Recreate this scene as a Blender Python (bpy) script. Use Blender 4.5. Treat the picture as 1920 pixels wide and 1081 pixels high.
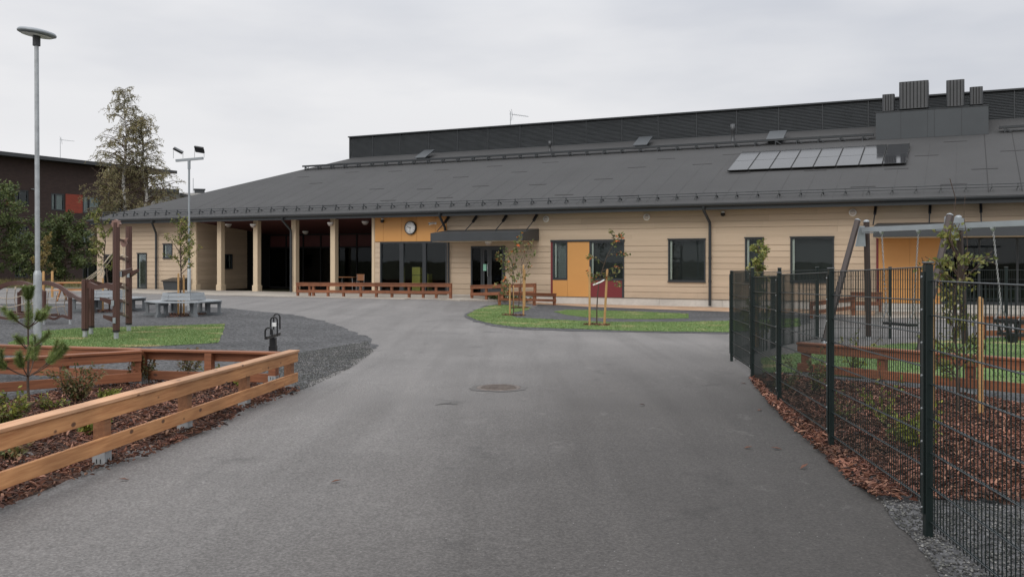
import bpy, math, random
from mathutils import Vector, noise
from mathutils.geometry import delaunay_2d_cdt
R = math.radians
rnd = random.Random(7)
for o in list(bpy.data.objects): bpy.data.objects.remove(o)
SC = bpy.context.scene
COL = SC.collection

# ------------------------------------------------------------------ camera
FP = 1720.0; HZ = 485.0; CX = 960.0; EYE = 1.6          # focal length in photo pixels, horizon row, eye height
cd = bpy.data.cameras.new('camera'); cam = bpy.data.objects.new('camera', cd); COL.objects.link(cam)
cam.location = (0, 0, EYE); cam.rotation_euler = (R(90), 0, 0)
cd.sensor_width = 36.0; cd.lens = FP/1920*36.0; cd.shift_y = -(540.5-HZ)/1920
cd.clip_start = 0.05; cd.clip_end = 3000
SC.camera = cam

# ------------------------------------------------------------------ sky and sun (overcast)
W = bpy.data.worlds.new('World'); SC.world = W; W.use_nodes = True
nt = W.node_tree; nd = nt.nodes; lk = nt.links; nd.clear()
out = nd.new('ShaderNodeOutputWorld'); bg = nd.new('ShaderNodeBackground'); lk.new(bg.outputs[0], out.inputs[0])
tc = nd.new('ShaderNodeTexCoord'); sep = nd.new('ShaderNodeSeparateXYZ'); lk.new(tc.outputs['Generated'], sep.inputs[0])
grad = nd.new('ShaderNodeValToRGB'); lk.new(sep.outputs[2], grad.inputs[0])
cr = grad.color_ramp; cr.elements[0].position = 0.0; cr.elements[0].color = (.92, .92, .935, 1)
cr.elements[1].position = 1.0; cr.elements[1].color = (1.95, 1.97, 2.0, 1)
e = cr.elements.new(.13); e.color = (.76, .77, .80, 1)
e = cr.elements.new(.25); e.color = (.80, .805, .83, 1)
e = cr.elements.new(.45); e.color = (.95, .97, 1.0, 1)
mp = nd.new('ShaderNodeMapping'); lk.new(tc.outputs['Generated'], mp.inputs[0]); mp.inputs['Scale'].default_value = (1.5, 1.5, 5.5)
mp.inputs['Location'].default_value = (3.1, 1.3, .4)
ns = nd.new('ShaderNodeTexNoise'); lk.new(mp.outputs[0], ns.inputs['Vector']); ns.inputs['Scale'].default_value = 1.35
ns.inputs['Detail'].default_value = 5; ns.inputs['Roughness'].default_value = .5
nr = nd.new('ShaderNodeValToRGB'); lk.new(ns.outputs['Fac'], nr.inputs[0])
nr.color_ramp.elements[0].position = .3; nr.color_ramp.elements[0].color = (.77, .795, .85, 1)
nr.color_ramp.elements[1].position = .66; nr.color_ramp.elements[1].color = (1.13, 1.12, 1.11, 1)
mul = nd.new('ShaderNodeMix'); mul.data_type = 'RGBA'; mul.blend_type = 'MULTIPLY'; mul.inputs['Factor'].default_value = 1
lk.new(grad.outputs[0], mul.inputs[6]); lk.new(nr.outputs[0], mul.inputs[7])
sky = nd.new('ShaderNodeTexSky'); sky.sky_type = 'NISHITA'; sky.sun_disc = False
sky.sun_elevation = R(38); sky.sun_rotation = R(205); sky.air_density = 2.0; sky.dust_density = 6.0
sm = nd.new('ShaderNodeMix'); sm.data_type = 'RGBA'; sm.blend_type = 'MULTIPLY'; sm.inputs['Factor'].default_value = 1
lk.new(sky.outputs[0], sm.inputs[6]); sm.inputs[7].default_value = (.08, .08, .08, 1)
mx = nd.new('ShaderNodeMix'); mx.data_type = 'RGBA'; mx.inputs['Factor'].default_value = .93
lk.new(sm.outputs[2], mx.inputs[6]); lk.new(mul.outputs[2], mx.inputs[7])
lk.new(mx.outputs[2], bg.inputs[0]); bg.inputs[1].default_value = 1.0
sl = bpy.data.lights.new('sun', 'SUN'); sl.energy = .95; sl.angle = R(28); sl.color = (1, .97, .93)
so = bpy.data.objects.new('sun', sl); COL.objects.link(so)
so.rotation_euler = (R(52), 0, R(-25)); so.location = (0, -20, 40)
SC.view_settings.view_transform = 'Standard'; SC.view_settings.look = 'None'
SC.view_settings.exposure = 0.0; SC.view_settings.gamma = 1.0

# ------------------------------------------------------------------ helpers
def ss(t): t = max(0., min(1., t)); return t*t*(3-2*t)
def lerp(a, b, t): return a+(b-a)*t
class MB:
    def __init__(s): s.v = []; s.f = []; s.sm = []
    def add(s, vs, fs, sm=False):
        b = len(s.v); s.v += [tuple(p) for p in vs]; s.f += [tuple(i+b for i in q) for q in fs]; s.sm += [sm]*len(fs); return s
    def box(s, x0, x1, y0, y1, z0, z1):
        return s.add([(x0,y0,z0),(x1,y0,z0),(x1,y1,z0),(x0,y1,z0),(x0,y0,z1),(x1,y0,z1),(x1,y1,z1),(x0,y1,z1)],
              [(0,3,2,1),(4,5,6,7),(0,1,5,4),(1,2,6,5),(2,3,7,6),(3,0,4,7)])
    def cham(s, x0, x1, y0, y1, z0, z1, c=.006):
        # a box with chamfered vertical and top edges
        def ring(i, z): return [(x0+i+c,y0+i,z),(x1-i-c,y0+i,z),(x1-i,y0+i+c,z),(x1-i,y1-i-c,z),(x1-i-c,y1-i,z),(x0+i+c,y1-i,z),(x0+i,y1-i-c,z),(x0+i,y0+i+c,z)]
        vs = ring(0,z0)+ring(0,z1-c)+ring(c,z1)
        fs = [tuple(range(7,-1,-1)), tuple(range(16,24))]
        for k in (0,8):
            for i in range(8): j = (i+1)%8; fs.append((k+i,k+j,k+8+j,k+8+i))
        return s.add(vs, fs)
    def beam(s, p, q, w, h, up=(0,0,1)):
        p = Vector(p); q = Vector(q); d = (q-p).normalized(); up = Vector(up)
        a = d.cross(up)
        if a.length < 1e-4: a = d.cross(Vector((1,0,0)))
        a.normalize(); b = a.cross(d).normalized(); a = a*w/2; b = b*h/2
        vs = [p-a-b,p+a-b,p+a+b,p-a+b,q-a-b,q+a-b,q+a+b,q-a+b]
        return s.add(vs, [(0,1,2,3),(7,6,5,4),(0,4,5,1),(1,5,6,2),(2,6,7,3),(3,7,4,0)])
    def tube(s, pts, rad, n=8, cap=True, sm=True):
        pts = [Vector(p) for p in pts]
        if not hasattr(rad, '__len__'): rad = [rad]*len(pts)
        vs = []; fs = []; a = None
        for i, p in enumerate(pts):
            d = (pts[min(i+1,len(pts)-1)]-pts[max(i-1,0)]).normalized()
            if a is None:
                a = d.cross(Vector((0,0,1)))
                if a.length < .05: a = d.cross(Vector((1,0,0)))
            a = (a-d*a.dot(d)).normalized(); b = d.cross(a)
            for k in range(n):
                t = 2*math.pi*k/n; vs.append(p+(a*math.cos(t)+b*math.sin(t))*rad[i])
        for i in range(len(pts)-1):
            for k in range(n):
                j = (k+1)%n; fs.append((i*n+k,i*n+j,(i+1)*n+j,(i+1)*n+k))
        s.add(vs, fs, sm)
        if cap:
            m = (len(pts)-1)*n
            s.add(vs[:n], [tuple(range(n-1,-1,-1))]); s.add(vs[m:], [tuple(range(n))])
        return s
    def lathe(s, prof, n=16, c=(0,0,0), sm=True):
        vs = []; fs = []
        for r, z in prof:
            for k in range(n):
                t = 2*math.pi*k/n; vs.append((c[0]+r*math.cos(t), c[1]+r*math.sin(t), c[2]+z))
        for i in range(len(prof)-1):
            for k in range(n):
                j = (k+1)%n; fs.append((i*n+k,i*n+j,(i+1)*n+j,(i+1)*n+k))
        s.add(vs, fs, sm)
        if prof[0][0] > 1e-3: s.add(vs[:n], [tuple(range(n-1,-1,-1))])
        if prof[-1][0] > 1e-3: s.add(vs[-n:], [tuple(range(n))])
        return s
    def prism(s, poly, z0, z1):
        n = len(poly); vs = [(x,y,z0) for x,y in poly]+[(x,y,z1) for x,y in poly]
        fs = [tuple(range(n-1,-1,-1)), tuple(range(n,2*n))]+[(i,(i+1)%n,n+(i+1)%n,n+i) for i in range(n)]
        return s.add(vs, fs)
    def slab(s, pts, t):
        # closed plate: polygon of 3-D points thickened downwards
        n = len(pts); vs = list(pts)+[(p[0],p[1],p[2]-t) for p in pts]
        return s.add(vs, [tuple(range(n)), tuple(range(2*n-1,n-1,-1))]+[(i,n+i,n+(i+1)%n,(i+1)%n) for i in range(n)])
    def leaf(s, c, d, nrm, l, w):
        # a folded leaf: two triangles-pairs either side of a midrib
        d = d.normalized(); a = d.cross(nrm)
        if a.length < 1e-3: a = Vector((1,0,0))
        a.normalize(); n2 = a.cross(d)
        vs = [c, c+d*l*.45+a*w*.5+n2*w*.15, c+d*l, c+d*l*.45-a*w*.5+n2*w*.15]
        return s.add(vs, [(0,1,2),(0,2,3)])
    def build(s, name, mat, parent=None, loc=(0,0,0), rot=None):
        me = bpy.data.meshes.new(name); me.from_pydata(s.v, [], s.f); me.polygons.foreach_set('use_smooth', s.sm)
        me.materials.append(mat); me.update()
        o = bpy.data.objects.new(name, me); COL.objects.link(o)
        if parent: o.parent = parent
        o.location = loc
        if rot: o.rotation_euler = rot
        return o
def rv(r=rnd): 
    while True:
        v = Vector((r.uniform(-1,1), r.uniform(-1,1), r.uniform(-1,1)))
        if .05 < v.length < 1: return v.normalized()
def thing(name, label, cat, loc=(0,0,0), rz=0, group=None):
    o = bpy.data.objects.new(name, None); COL.objects.link(o); o.empty_display_size = .2
    o.location = loc; o.rotation_euler = (0,0,rz); o['label'] = label; o['category'] = cat
    if group: o['group'] = group
    return o
def tag(o, label, cat, group=None, kind=None):
    o['label'] = label; o['category'] = cat
    if group: o['group'] = group
    if kind: o['kind'] = kind
    return o
def struct(o): o['kind'] = 'structure'; return o
def dup(root, loc, rz, label, group=None):
    r = root.copy(); COL.objects.link(r); r.location = loc; r.rotation_euler = (0,0,rz); r['label'] = label
    if group: r['group'] = group
    for ch in list(root.children):
        c = ch.copy(); COL.objects.link(c); c.parent = r
        for g in list(ch.children):
            h = g.copy(); COL.objects.link(h); h.parent = c
    return r

# frames: a vertical facade plane with origin O, x along the wall, y inward
class Frame:
    def __init__(s, ox, oy, ang): s.o = (ox,oy); s.a = ang; s.d = (math.cos(ang), math.sin(ang)); s.n = (-math.sin(ang), math.cos(ang))
    def Y(s, px, D=0):
        k = (px-CX)/FP; c = s.o[0]*s.n[0]+s.o[1]*s.n[1]+D
        return c/(s.n[0]*k+s.n[1])
    def u(s, px, D=0):
        k = (px-CX)/FP; y = s.Y(px,D); return (k*y-s.o[0])*s.d[0]+(y-s.o[1])*s.d[1]
    def z(s, px, py, D=0): return EYE-(py-HZ)*s.Y(px,D)/FP
    def P(s, u, D, z=0): return (s.o[0]+u*s.d[0]+D*s.n[0], s.o[1]+u*s.d[1]+D*s.n[1], z)
FA = -R(26.27); FDIST = 35.4
SF = Frame(FDIST*math.sin(-FA), FDIST*math.cos(FA), FA)
def sD(x, y): return (x-SF.o[0])*SF.n[0]+(y-SF.o[1])*SF.n[1]
def sU(x, y): return (x-SF.o[0])*SF.d[0]+(y-SF.o[1])*SF.d[1]
UA = SF.u(890); UB = SF.u(1040)
def zg(x, y):
    base = -.04-.08*ss((y-8)/14.)
    D = sD(x,y); w = ss((D+16)/11.)
    return lerp(base, lerp(-.06, -.28, ss((sU(x,y)-UA)/(UB-UA))), w)
def G(px, py):                     # the ground point seen at a photo pixel
    z = -.1
    for _ in range(12):
        y = FP*(EYE-z)/max(py-HZ, 4); x = (px-CX)/FP*y; z = zg(x,y)
    return Vector((x,y,z))
def at(px, py, y): return Vector(((px-CX)/FP*y, y, EYE-(py-HZ)/FP*y))

def inpoly(x, y, P):
    c = False; j = len(P)-1
    for i in range(len(P)):
        if (P[i][1] > y) != (P[j][1] > y) and x < (P[j][0]-P[i][0])*(y-P[i][1])/(P[j][1]-P[i][1])+P[i][0]: c = not c
        j = i
    return c
def rough_poly(P, step=.3, jit=.04, seed=0):
    out_ = []
    for i in range(len(P)):
        a = P[i]; b = P[(i+1)%len(P)]; L = math.hypot(b[0]-a[0], b[1]-a[1]); n = max(1, min(400, int(L/step)))
        for k in range(n):
            t = k/n; x = lerp(a[0],b[0],t); y = lerp(a[1],b[1],t)
            j = jit if L < 60 else 0
            x += j*(noise.noise((x*1.7,y*1.7,seed))+.6*noise.noise((x*6,y*6,seed+5)))
            y += j*(noise.noise((x*1.7,y*1.7,seed+9))+.6*noise.noise((x*6,y*6,seed+7)))
            out_.append((x,y))
    return out_
def sheet(name, P, off, mat, grid=1.0, step=.3, jit=.04, seed=0, zf=None, bump=0.):
    P2 = rough_poly(P, step, jit, seed) if step else [tuple(p[:2]) for p in P]
    n = len(P2); vs = [Vector(p) for p in P2]
    x0 = min(p[0] for p in P2); x1 = max(p[0] for p in P2); y0 = min(p[1] for p in P2); y1 = max(p[1] for p in P2)
    y = y0+grid/2
    while y < y1:
        x = x0+grid/2
        while x < x1:
            if inpoly(x,y,P2): vs.append(Vector((x+rnd.uniform(-.1,.1)*grid, y+rnd.uniform(-.1,.1)*grid)))
            x += grid
        y += grid
    r = delaunay_2d_cdt(vs, [], [list(range(n))], 1, 1e-5)
    zf = zf or zg
    bs = {(round(p[0],3),round(p[1],3)) for p in P2}
    mb = MB(); mb.add([(p.x, p.y, zf(p.x,p.y)+(-.012 if bump and (round(p.x,3),round(p.y,3)) in bs else off+bump*noise.noise((p.x*2.3,p.y*2.3,1.)))) for p in r[0]], [tuple(f) for f in r[2]], True)
    return struct(mb.build(name, mat)), P2

# ------------------------------------------------------------------ materials
def nodes(name):
    m = bpy.data.materials.new(name); m.use_nodes = True; t = m.node_tree; b = t.nodes['Principled BSDF']; return m, t, b
def ramp(t, stops):
    r = t.nodes.new('ShaderNodeValToRGB'); c = r.color_ramp
    while len(c.elements) < len(stops): c.elements.new(.5)
    for el, (p, col) in zip(c.elements, stops): el.position = p; el.color = (*col, 1)
    return r
def tex(t, kind, scale, detail=4, rough=.55, vec=None, coord='Object', mapping=None):
    n = t.nodes.new('ShaderNodeTex'+kind); n.inputs['Scale'].default_value = scale
    if kind == 'Noise': n.inputs['Detail'].default_value = detail; n.inputs['Roughness'].default_value = rough
    c = t.nodes.new('ShaderNodeTexCoord'); s = c.outputs[coord]
    if mapping:
        mpn = t.nodes.new('ShaderNodeMapping'); mpn.inputs['Scale'].default_value = mapping; t.links.new(s, mpn.inputs[0]); s = mpn.outputs[0]
    t.links.new(s, n.inputs['Vector']); return n
def mix(t, a, b, f, mode='MIX'):
    m = t.nodes.new('ShaderNodeMix'); m.data_type = 'RGBA'; m.blend_type = mode
    for i, v in ((6,a),(7,b)):
        if isinstance(v, tuple): m.inputs[i].default_value = (*v,1)
        else: t.links.new(v, m.inputs[i])
    if isinstance(f, (int,float)): m.inputs['Factor'].default_value = f
    else: t.links.new(f, m.inputs['Factor'])
    return m.outputs[2]
def bump(t, b, h, strength, dist=.01):
    n = t.nodes.new('ShaderNodeBump'); n.inputs['Strength'].default_value = strength; n.inputs['Distance'].default_value = dist
    t.links.new(h, n.inputs['Height']); t.links.new(n.outputs[0], b.inputs['Normal'])
def simple(name, col, rough=.5, metal=0., var=.12, scale=6., bmp=0., bscale=40., mapping=None):
    m, t, b = nodes(name)
    n = tex(t, 'Noise', scale, 5, .6, mapping=mapping)
    r = ramp(t, [(.3, tuple(c*(1-var) for c in col)), (.7, tuple(min(1,c*(1+var)) for c in col))]); t.links.new(n.outputs['Fac'], r.inputs[0])
    t.links.new(r.outputs[0], b.inputs['Base Color']); b.inputs['Roughness'].default_value = rough; b.inputs['Metallic'].default_value = metal
    if bmp: n2 = tex(t, 'Noise', bscale, 4); bump(t, b, n2.outputs['Fac'], bmp)
    return m
def leafmat(name, cols, rough=.6, scale=1.2, trans=.25):
    m, t, b = nodes(name); g = t.nodes.new('ShaderNodeNewGeometry')
    r = ramp(t, [(i/(len(cols)-1), c) for i, c in enumerate(cols)]); t.links.new(g.outputs['Random Per Island'], r.inputs[0])
    n = tex(t, 'Noise', scale, 3); r2 = ramp(t, [(.35,(.55,.58,.5)),(.65,(1.2,1.15,1.1))]); t.links.new(n.outputs['Fac'], r2.inputs[0])
    c = mix(t, r.outputs[0], r2.outputs[0], 1., 'MULTIPLY'); t.links.new(c, b.inputs['Base Color']); b.inputs['Roughness'].default_value = rough
    tr = t.nodes.new('ShaderNodeBsdfTranslucent'); t.links.new(c, tr.inputs[0]); ms = t.nodes.new('ShaderNodeMixShader'); ms.inputs[0].default_value = trans
    o = t.nodes['Material Output']; t.links.new(b.outputs[0], ms.inputs[1]); t.links.new(tr.outputs[0], ms.inputs[2]); t.links.new(ms.outputs[0], o.inputs[0])
    return m
def woodmat(name, light, dark, knot=(.09,.04,.02)):
    m, t, b = nodes(name)
    n1 = tex(t, 'Noise', 3.0, 5, .6, mapping=(.9,14,14)); r1 = ramp(t, [(.3,dark),(.62,light)]); t.links.new(n1.outputs['Fac'], r1.inputs[0])
    n2 = tex(t, 'Noise', 1.1, 2); r2 = ramp(t, [(.35,(.72,.70,.68)),(.65,(1.14,1.12,1.1))]); t.links.new(n2.outputs['Fac'], r2.inputs[0])
    c = mix(t, r1.outputs[0], r2.outputs[0], 1., 'MULTIPLY')
    v = tex(t, 'Voronoi', 2.3, mapping=(1.7,3.0,3.0)); r3 = ramp(t, [(.0,(1,1,1)),(.10,(.85,.85,.85)),(.14,(0,0,0))]); t.links.new(v.outputs['Distance'], r3.inputs[0])
    c = mix(t, c, knot, r3.outputs[0]); t.links.new(c, b.inputs['Base Color']); b.inputs['Roughness'].default_value = .65
    bump(t, b, n1.outputs['Fac'], .25, .004); return m
def glassmat(name, tint=(.55,.6,.6), ior=1.5):
    m, t, b = nodes(name); t.nodes.remove(b); o = t.nodes['Material Output']
    tr = t.nodes.new('ShaderNodeBsdfTransparent'); tr.inputs[0].default_value = (*tint,1)
    gl = t.nodes.new('ShaderNodeBsdfGlossy'); gl.inputs['Roughness'].default_value = .015; gl.inputs[0].default_value = (.85,.88,.9,1)
    fr = t.nodes.new('ShaderNodeFresnel'); fr.inputs[0].default_value = ior
    nn = tex(t, 'Noise', .9, 2); bn = t.nodes.new('ShaderNodeBump'); bn.inputs['Strength'].default_value = .03; bn.inputs['Distance'].default_value = .05
    t.links.new(nn.outputs['Fac'], bn.inputs['Height']); t.links.new(bn.outputs[0], gl.inputs['Normal'])
    ms = t.nodes.new('ShaderNodeMixShader'); t.links.new(fr.outputs[0], ms.inputs[0]); t.links.new(tr.outputs[0], ms.inputs[1]); t.links.new(gl.outputs[0], ms.inputs[2])
    t.links.new(ms.outputs[0], o.inputs[0]); return m
def groundmat(name, stops, big=.35, fine=60., bmp=.6, dist=.012, rough=.9, vor=None, bigmul=((.8,.8,.8),(1.15,1.15,1.15))):
    m, t, b = nodes(name)
    n = tex(t, 'Noise', fine, 6, .7); r = ramp(t, stops); t.links.new(n.outputs['Fac'], r.inputs[0]); c = r.outputs[0]; h = n.outputs['Fac']
    if vor:
        v = tex(t, 'Voronoi', vor); rr = ramp(t, [(0,stops[-1][1]),(1,stops[0][1])])
        hs = t.nodes.new('ShaderNodeSeparateColor'); t.links.new(v.outputs['Color'], hs.inputs[0])
        t.links.new(hs.outputs[0], rr.inputs[0]); c = mix(t, c, rr.outputs[0], .7); h = v.outputs['Distance']
    n2 = tex(t, 'Noise', big, 5, .6); r2 = ramp(t, [(.32,bigmul[0]),(.68,bigmul[1])]); t.links.new(n2.outputs['Fac'], r2.inputs[0])
    c = mix(t, c, r2.outputs[0], 1., 'MULTIPLY'); t.links.new(c, b.inputs['Base Color']); b.inputs['Roughness'].default_value = rough
    bump(t, b, h, bmp, dist); return m, t, b, c

# asphalt: pale dusty crown, darker fresh strip towards the right fence, tyre streaks
def asphalt():
    m, t, b, c = groundmat('asphalt', [(.34,(.094,.088,.084)),(.5,(.164,.155,.149)),(.66,(.265,.252,.243))], .3, 62., .8, .008, .82, None, ((.86,.86,.86),(1.1,1.1,1.1)))
    co = t.nodes.new('ShaderNodeTexCoord'); s = t.nodes.new('ShaderNodeSeparateXYZ'); t.links.new(co.outputs['Object'], s.inputs[0])
    nz = tex(t, 'Noise', .55, 4, .6)
    def mth(op, a, bb):
        q = t.nodes.new('ShaderNodeMath'); q.operation = op
        for i, v in ((0,a),(1,bb)):
            if isinstance(v,(int,float)): q.inputs[i].default_value = v
            else: t.links.new(v, q.inputs[i])
        return q.outputs[0]
    # resurfaced strip: x - 0.12*y + noise over an edge line
    e1 = mth('ADD', mth('SUBTRACT', s.outputs[0], mth('MULTIPLY', s.outputs[1], .16)), mth('MULTIPLY', nz.outputs['Fac'], 1.3))
    rr = ramp(t, [(0,(1,1,1)),(.30,(.90,.895,.89)),(.66,(.47,.455,.445)),(1,(.33,.32,.31))])
    rng = t.nodes.new('ShaderNodeMapRange'); rng.inputs['From Min'].default_value = -3.6; rng.inputs['From Max'].default_value = 1.6
    t.links.new(e1, rng.inputs[0]); t.links.new(rng.outputs[0], rr.inputs[0])
    far = t.nodes.new('ShaderNodeMapRange'); far.inputs['From Min'].default_value = 10; far.inputs['From Max'].default_value = 19
    t.links.new(s.outputs[1], far.inputs[0])
    strip = mix(t, rr.outputs[0], (1,1,1), far.outputs[0])
    c = mix(t, c, strip, 1., 'MULTIPLY')
    st = tex(t, 'Noise', 1.0, 4, .6, mapping=(1.7,.13,1)); st.inputs['Distortion'].default_value = .5; sr = ramp(t, [(.34,(.87,.865,.86)),(.5,(1,1,1)),(.66,(1.10,1.095,1.09))]); t.links.new(st.outputs['Fac'], sr.inputs[0])
    c = mix(t, c, sr.outputs[0], 1., 'MULTIPLY')
    # pale stones showing in the surface
    v = tex(t, 'Voronoi', 26.); vr = ramp(t, [(0,(1,1,1)),(.07,(1,1,1)),(.13,(0,0,0))]); t.links.new(v.outputs['Distance'], vr.inputs[0])
    hs = t.nodes.new('ShaderNodeSeparateColor'); t.links.new(v.outputs['Color'], hs.inputs[0])
    gt = mth('GREATER_THAN', hs.outputs[0], .86); f = mth('MULTIPLY', vr.outputs[0], gt)
    c = mix(t, c, (.42,.41,.40), mth('MULTIPLY', f, .6))
    pn = tex(t, 'Noise', 2.4, 6, .7, mapping=(1,.6,1)); pr = ramp(t, [(.60,(0,0,0)),(.76,(.32,.32,.32))]); t.links.new(pn.outputs['Fac'], pr.inputs[0]); c = mix(t, c, (.30,.285,.27), pr.outputs[0])
    dn = tex(t, 'Noise', 1.1, 5, .7); dr_ = ramp(t, [(.30,(.70,.70,.70)),(.40,(1,1,1))]); t.links.new(dn.outputs['Fac'], dr_.inputs[0]); c = mix(t, c, dr_.outputs[0], 1., 'MULTIPLY')
    t.links.new(c, b.inputs['Base Color']); return m
M = {}
M['asphalt'] = asphalt()
M['gravel'] = groundmat('gravel', [(.36,(.016,.016,.017)),(.54,(.048,.048,.050)),(.68,(.165,.165,.17))], .45, 26., 1., .03, .9, 24., ((.72,.72,.72),(1.2,1.19,1.18)))[0]
M['soil'] = groundmat('soil', [(.3,(.035,.04,.02)),(.6,(.09,.085,.035)),(.8,(.16,.14,.07))], .15, 8., .6, .03, .95)[0]
M['sand'] = groundmat('sand', [(.3,(.40,.255,.16)),(.6,(.53,.36,.24)),(.8,(.62,.45,.31))], .8, 20., .8, .02, .95)[0]
M['mulchbase'] = groundmat('mulch_base', [(.3,(.018,.010,.007)),(.55,(.07,.035,.024)),(.75,(.15,.075,.05))], 1.2, 35., 1., .03, .95, 30.)[0]
M['concrete'] = groundmat('concrete', [(.3,(.30,.265,.225)),(.7,(.42,.375,.32))], .6, 9., .2, .01, .85)[0]
M['plinth'] = groundmat('plinth', [(.3,(.50,.475,.435)),(.7,(.59,.565,.52))], .5, 6., .15, .01, .85)[0]
def lawnmat():
    m, t, b, c = groundmat('lawn', [(.3,(.085,.15,.038)),(.55,(.13,.21,.06)),(.75,(.18,.265,.08))], .9, 40., .8, .03, .9)
    n = tex(t, 'Noise', .62, 5, .65, mapping=(1,1.6,1)); r = ramp(t, [(.56,(0,0,0)),(.68,(1,1,1))]); t.links.new(n.outputs['Fac'], r.inputs[0])
    c = mix(t, c, (.42,.34,.18), r.outputs[0]); t.links.new(c, b.inputs['Base Color']); return m
M['lawn'] = lawnmat()
def blademat():
    m, t, b = nodes('grass_blade'); g = t.nodes.new('ShaderNodeNewGeometry')
    r = ramp(t, [(0,(.085,.155,.035)),(.5,(.135,.215,.06)),(.85,(.19,.27,.085)),(1,(.30,.29,.12))]); t.links.new(g.outputs['Random Per Island'], r.inputs[0])
    n = tex(t, 'Noise', .62, 5, .65, mapping=(1,1.6,1)); r2 = ramp(t, [(.56,(0,0,0)),(.68,(1,1,1))]); t.links.new(n.outputs['Fac'], r2.inputs[0])
    c = mix(t, r.outputs[0], (.44,.36,.19), r2.outputs[0]); t.links.new(c, b.inputs['Base Color']); b.inputs['Roughness'].default_value = .7; return m
M['blade'] = blademat()
def sidingmat():
    m, t, b = nodes('beige_siding'); g = t.nodes.new('ShaderNodeNewGeometry')
    r = ramp(t, [(0,(.50,.388,.277)),(.5,(.54,.42,.302)),(1,(.575,.45,.325))]); t.links.new(g.outputs['Random Per Island'], r.inputs[0])
    n = tex(t, 'Noise', 2.0, 5, .65, mapping=(.35,1,6)); r2 = ramp(t, [(.3,(.95,.95,.94)),(.7,(1.04,1.04,1.05))]); t.links.new(n.outputs['Fac'], r2.inputs[0]); c = mix(t, r.outputs[0], r2.outputs[0], 1., 'MULTIPLY')
    # splash dirt along the foot of the wall
    co = t.nodes.new('ShaderNodeTexCoord'); s = t.nodes.new('ShaderNodeSeparateXYZ'); t.links.new(co.outputs['Object'], s.inputs[0])
    mr = t.nodes.new('ShaderNodeMapRange'); mr.inputs['From Min'].default_value = .75; mr.inputs['From Max'].default_value = 0.; t.links.new(s.outputs[2], mr.inputs[0])
    n3 = tex(t, 'Noise', 1.6, 5, .7); mm = t.nodes.new('ShaderNodeMath'); mm.operation = 'MULTIPLY'; t.links.new(mr.outputs[0], mm.inputs[0]); t.links.new(n3.outputs['Fac'], mm.inputs[1])
    c = mix(t, c, (.36,.28,.20), mm.outputs[0]); t.links.new(c, b.inputs['Base Color']); b.inputs['Roughness'].default_value = .6; return m
M['siding'] = sidingmat()
M['column'] = simple('column_paint', (.63,.50,.345), .55, 0, .04, 2)
M['siding_shade'] = M['siding']
M['felt'] = simple('roof_felt', (.056,.0555,.056), .9, 0, .10, .35, .5, 120)
M['felt_seam'] = simple('felt_seam', (.022,.021,.021), .9, 0, .15, 3)
M['darkmetal'] = simple('dark_grey_metal', (.042,.046,.050), .45, .0, .1, 2)
M['trim'] = simple('anthracite_trim', (.030,.034,.038), .4, 0, .1, 3)
M['louvre'] = simple('louvre_steel', (.058,.063,.067), .4, .2, .12, 1.5)
M['boxmetal'] = simple('vent_box_steel', (.058,.065,.071), .42, .15, .08, .8)
M['cowl'] = simple('cowl_steel', (.075,.077,.080), .4, .35, .1, 2)
M['maroon'] = simple('maroon_soffit', (.085,.022,.021), .7, 0, .12, 2)
M['orange'] = simple('orange_panel', (.60,.295,.088), .45, 0, .03, 1)
M['red'] = simple('red_panel', (.17,.022,.026), .45, 0, .05, 1)
M['glass'] = glassmat('window_glass', (.80,.83,.82), 1.32)
M['darkglass'] = glassmat('dark_window_glass', (.30,.33,.33), 1.25)
M['void'] = simple('interior_shade', (.007,.0075,.008), .8, 0, .3, .7)  # near-black colour stands in for the shade of porch and rooms
M['blind'] = simple('grey_blind', (.030,.034,.036), .6, 0, .15, 3, 0, 40, (.2,1,40))
M['paleblind'] = simple('pale_blind', (.28,.30,.30), .6, 0, .2, 2.5, 0, 40, (.2,1,30))
M['pale_strip'] = simple('pale_strip_white', (.78,.78,.72), .5, 0, .03)
M['rail_steel'] = simple('guard_rail_steel', (.16,.168,.175), .4, .3, .08)
M['galv'] = simple('galvanised_steel', (.40,.42,.43), .48, .45, .16, 9)
M['greymetal'] = simple('grey_coated_steel', (.30,.325,.345), .42, .2, .06, 4)
M['white'] = simple('white_plastic', (.85,.85,.83), .4, 0, .04)
M['lampglass'] = simple('lamp_diffuser', (.55,.48,.44), .35, 0, .05)
M['black'] = simple('black_plastic', (.012,.012,.013), .4, 0, .2)
M['fence'] = simple('fence_green_black', (.0075,.0155,.0145), .38, .1, .12, 5)
M['fence_wire_sheen'] = simple('fence_wire_sheen', (.028,.036,.038), .28, .1, .1)  # lighter than the upright wires: sky highlights put into the colour
M['fence_cap'] = simple('post_cap', (.06,.065,.066), .4, .1, .1)
M['woodlight'] = woodmat('fresh_pine', (.57,.285,.12), (.37,.155,.058))
M['woodcap'] = woodmat('pine_cap', (.56,.33,.19), (.42,.21,.105))
M['woodmid'] = woodmat('pine_post', (.30,.145,.07), (.19,.08,.036))
M['woodred'] = woodmat('stained_pine', (.27,.105,.048), (.165,.056,.025), (.05,.02,.012))
M['stake'] = woodmat('stake_wood', (.56,.34,.14), (.42,.23,.08))
M['brownplastic'] = simple('brown_profile', (.082,.036,.027), .5, 0, .10, 3, .1, 30)
M['browncap'] = simple('brown_cap', (.24,.135,.11), .5, 0, .06)
M['swingwood'] = simple('swing_brown', (.036,.021,.017), .5, 0, .12, 3)
M['rope'] = simple('beige_rope', (.50,.42,.33), .8, 0, .15, 30)
M['benchgrey'] = simple('grey_bench_paint', (.28,.30,.315), .6, 0, .12, 3, .15, 25, (1,1,3))
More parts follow.
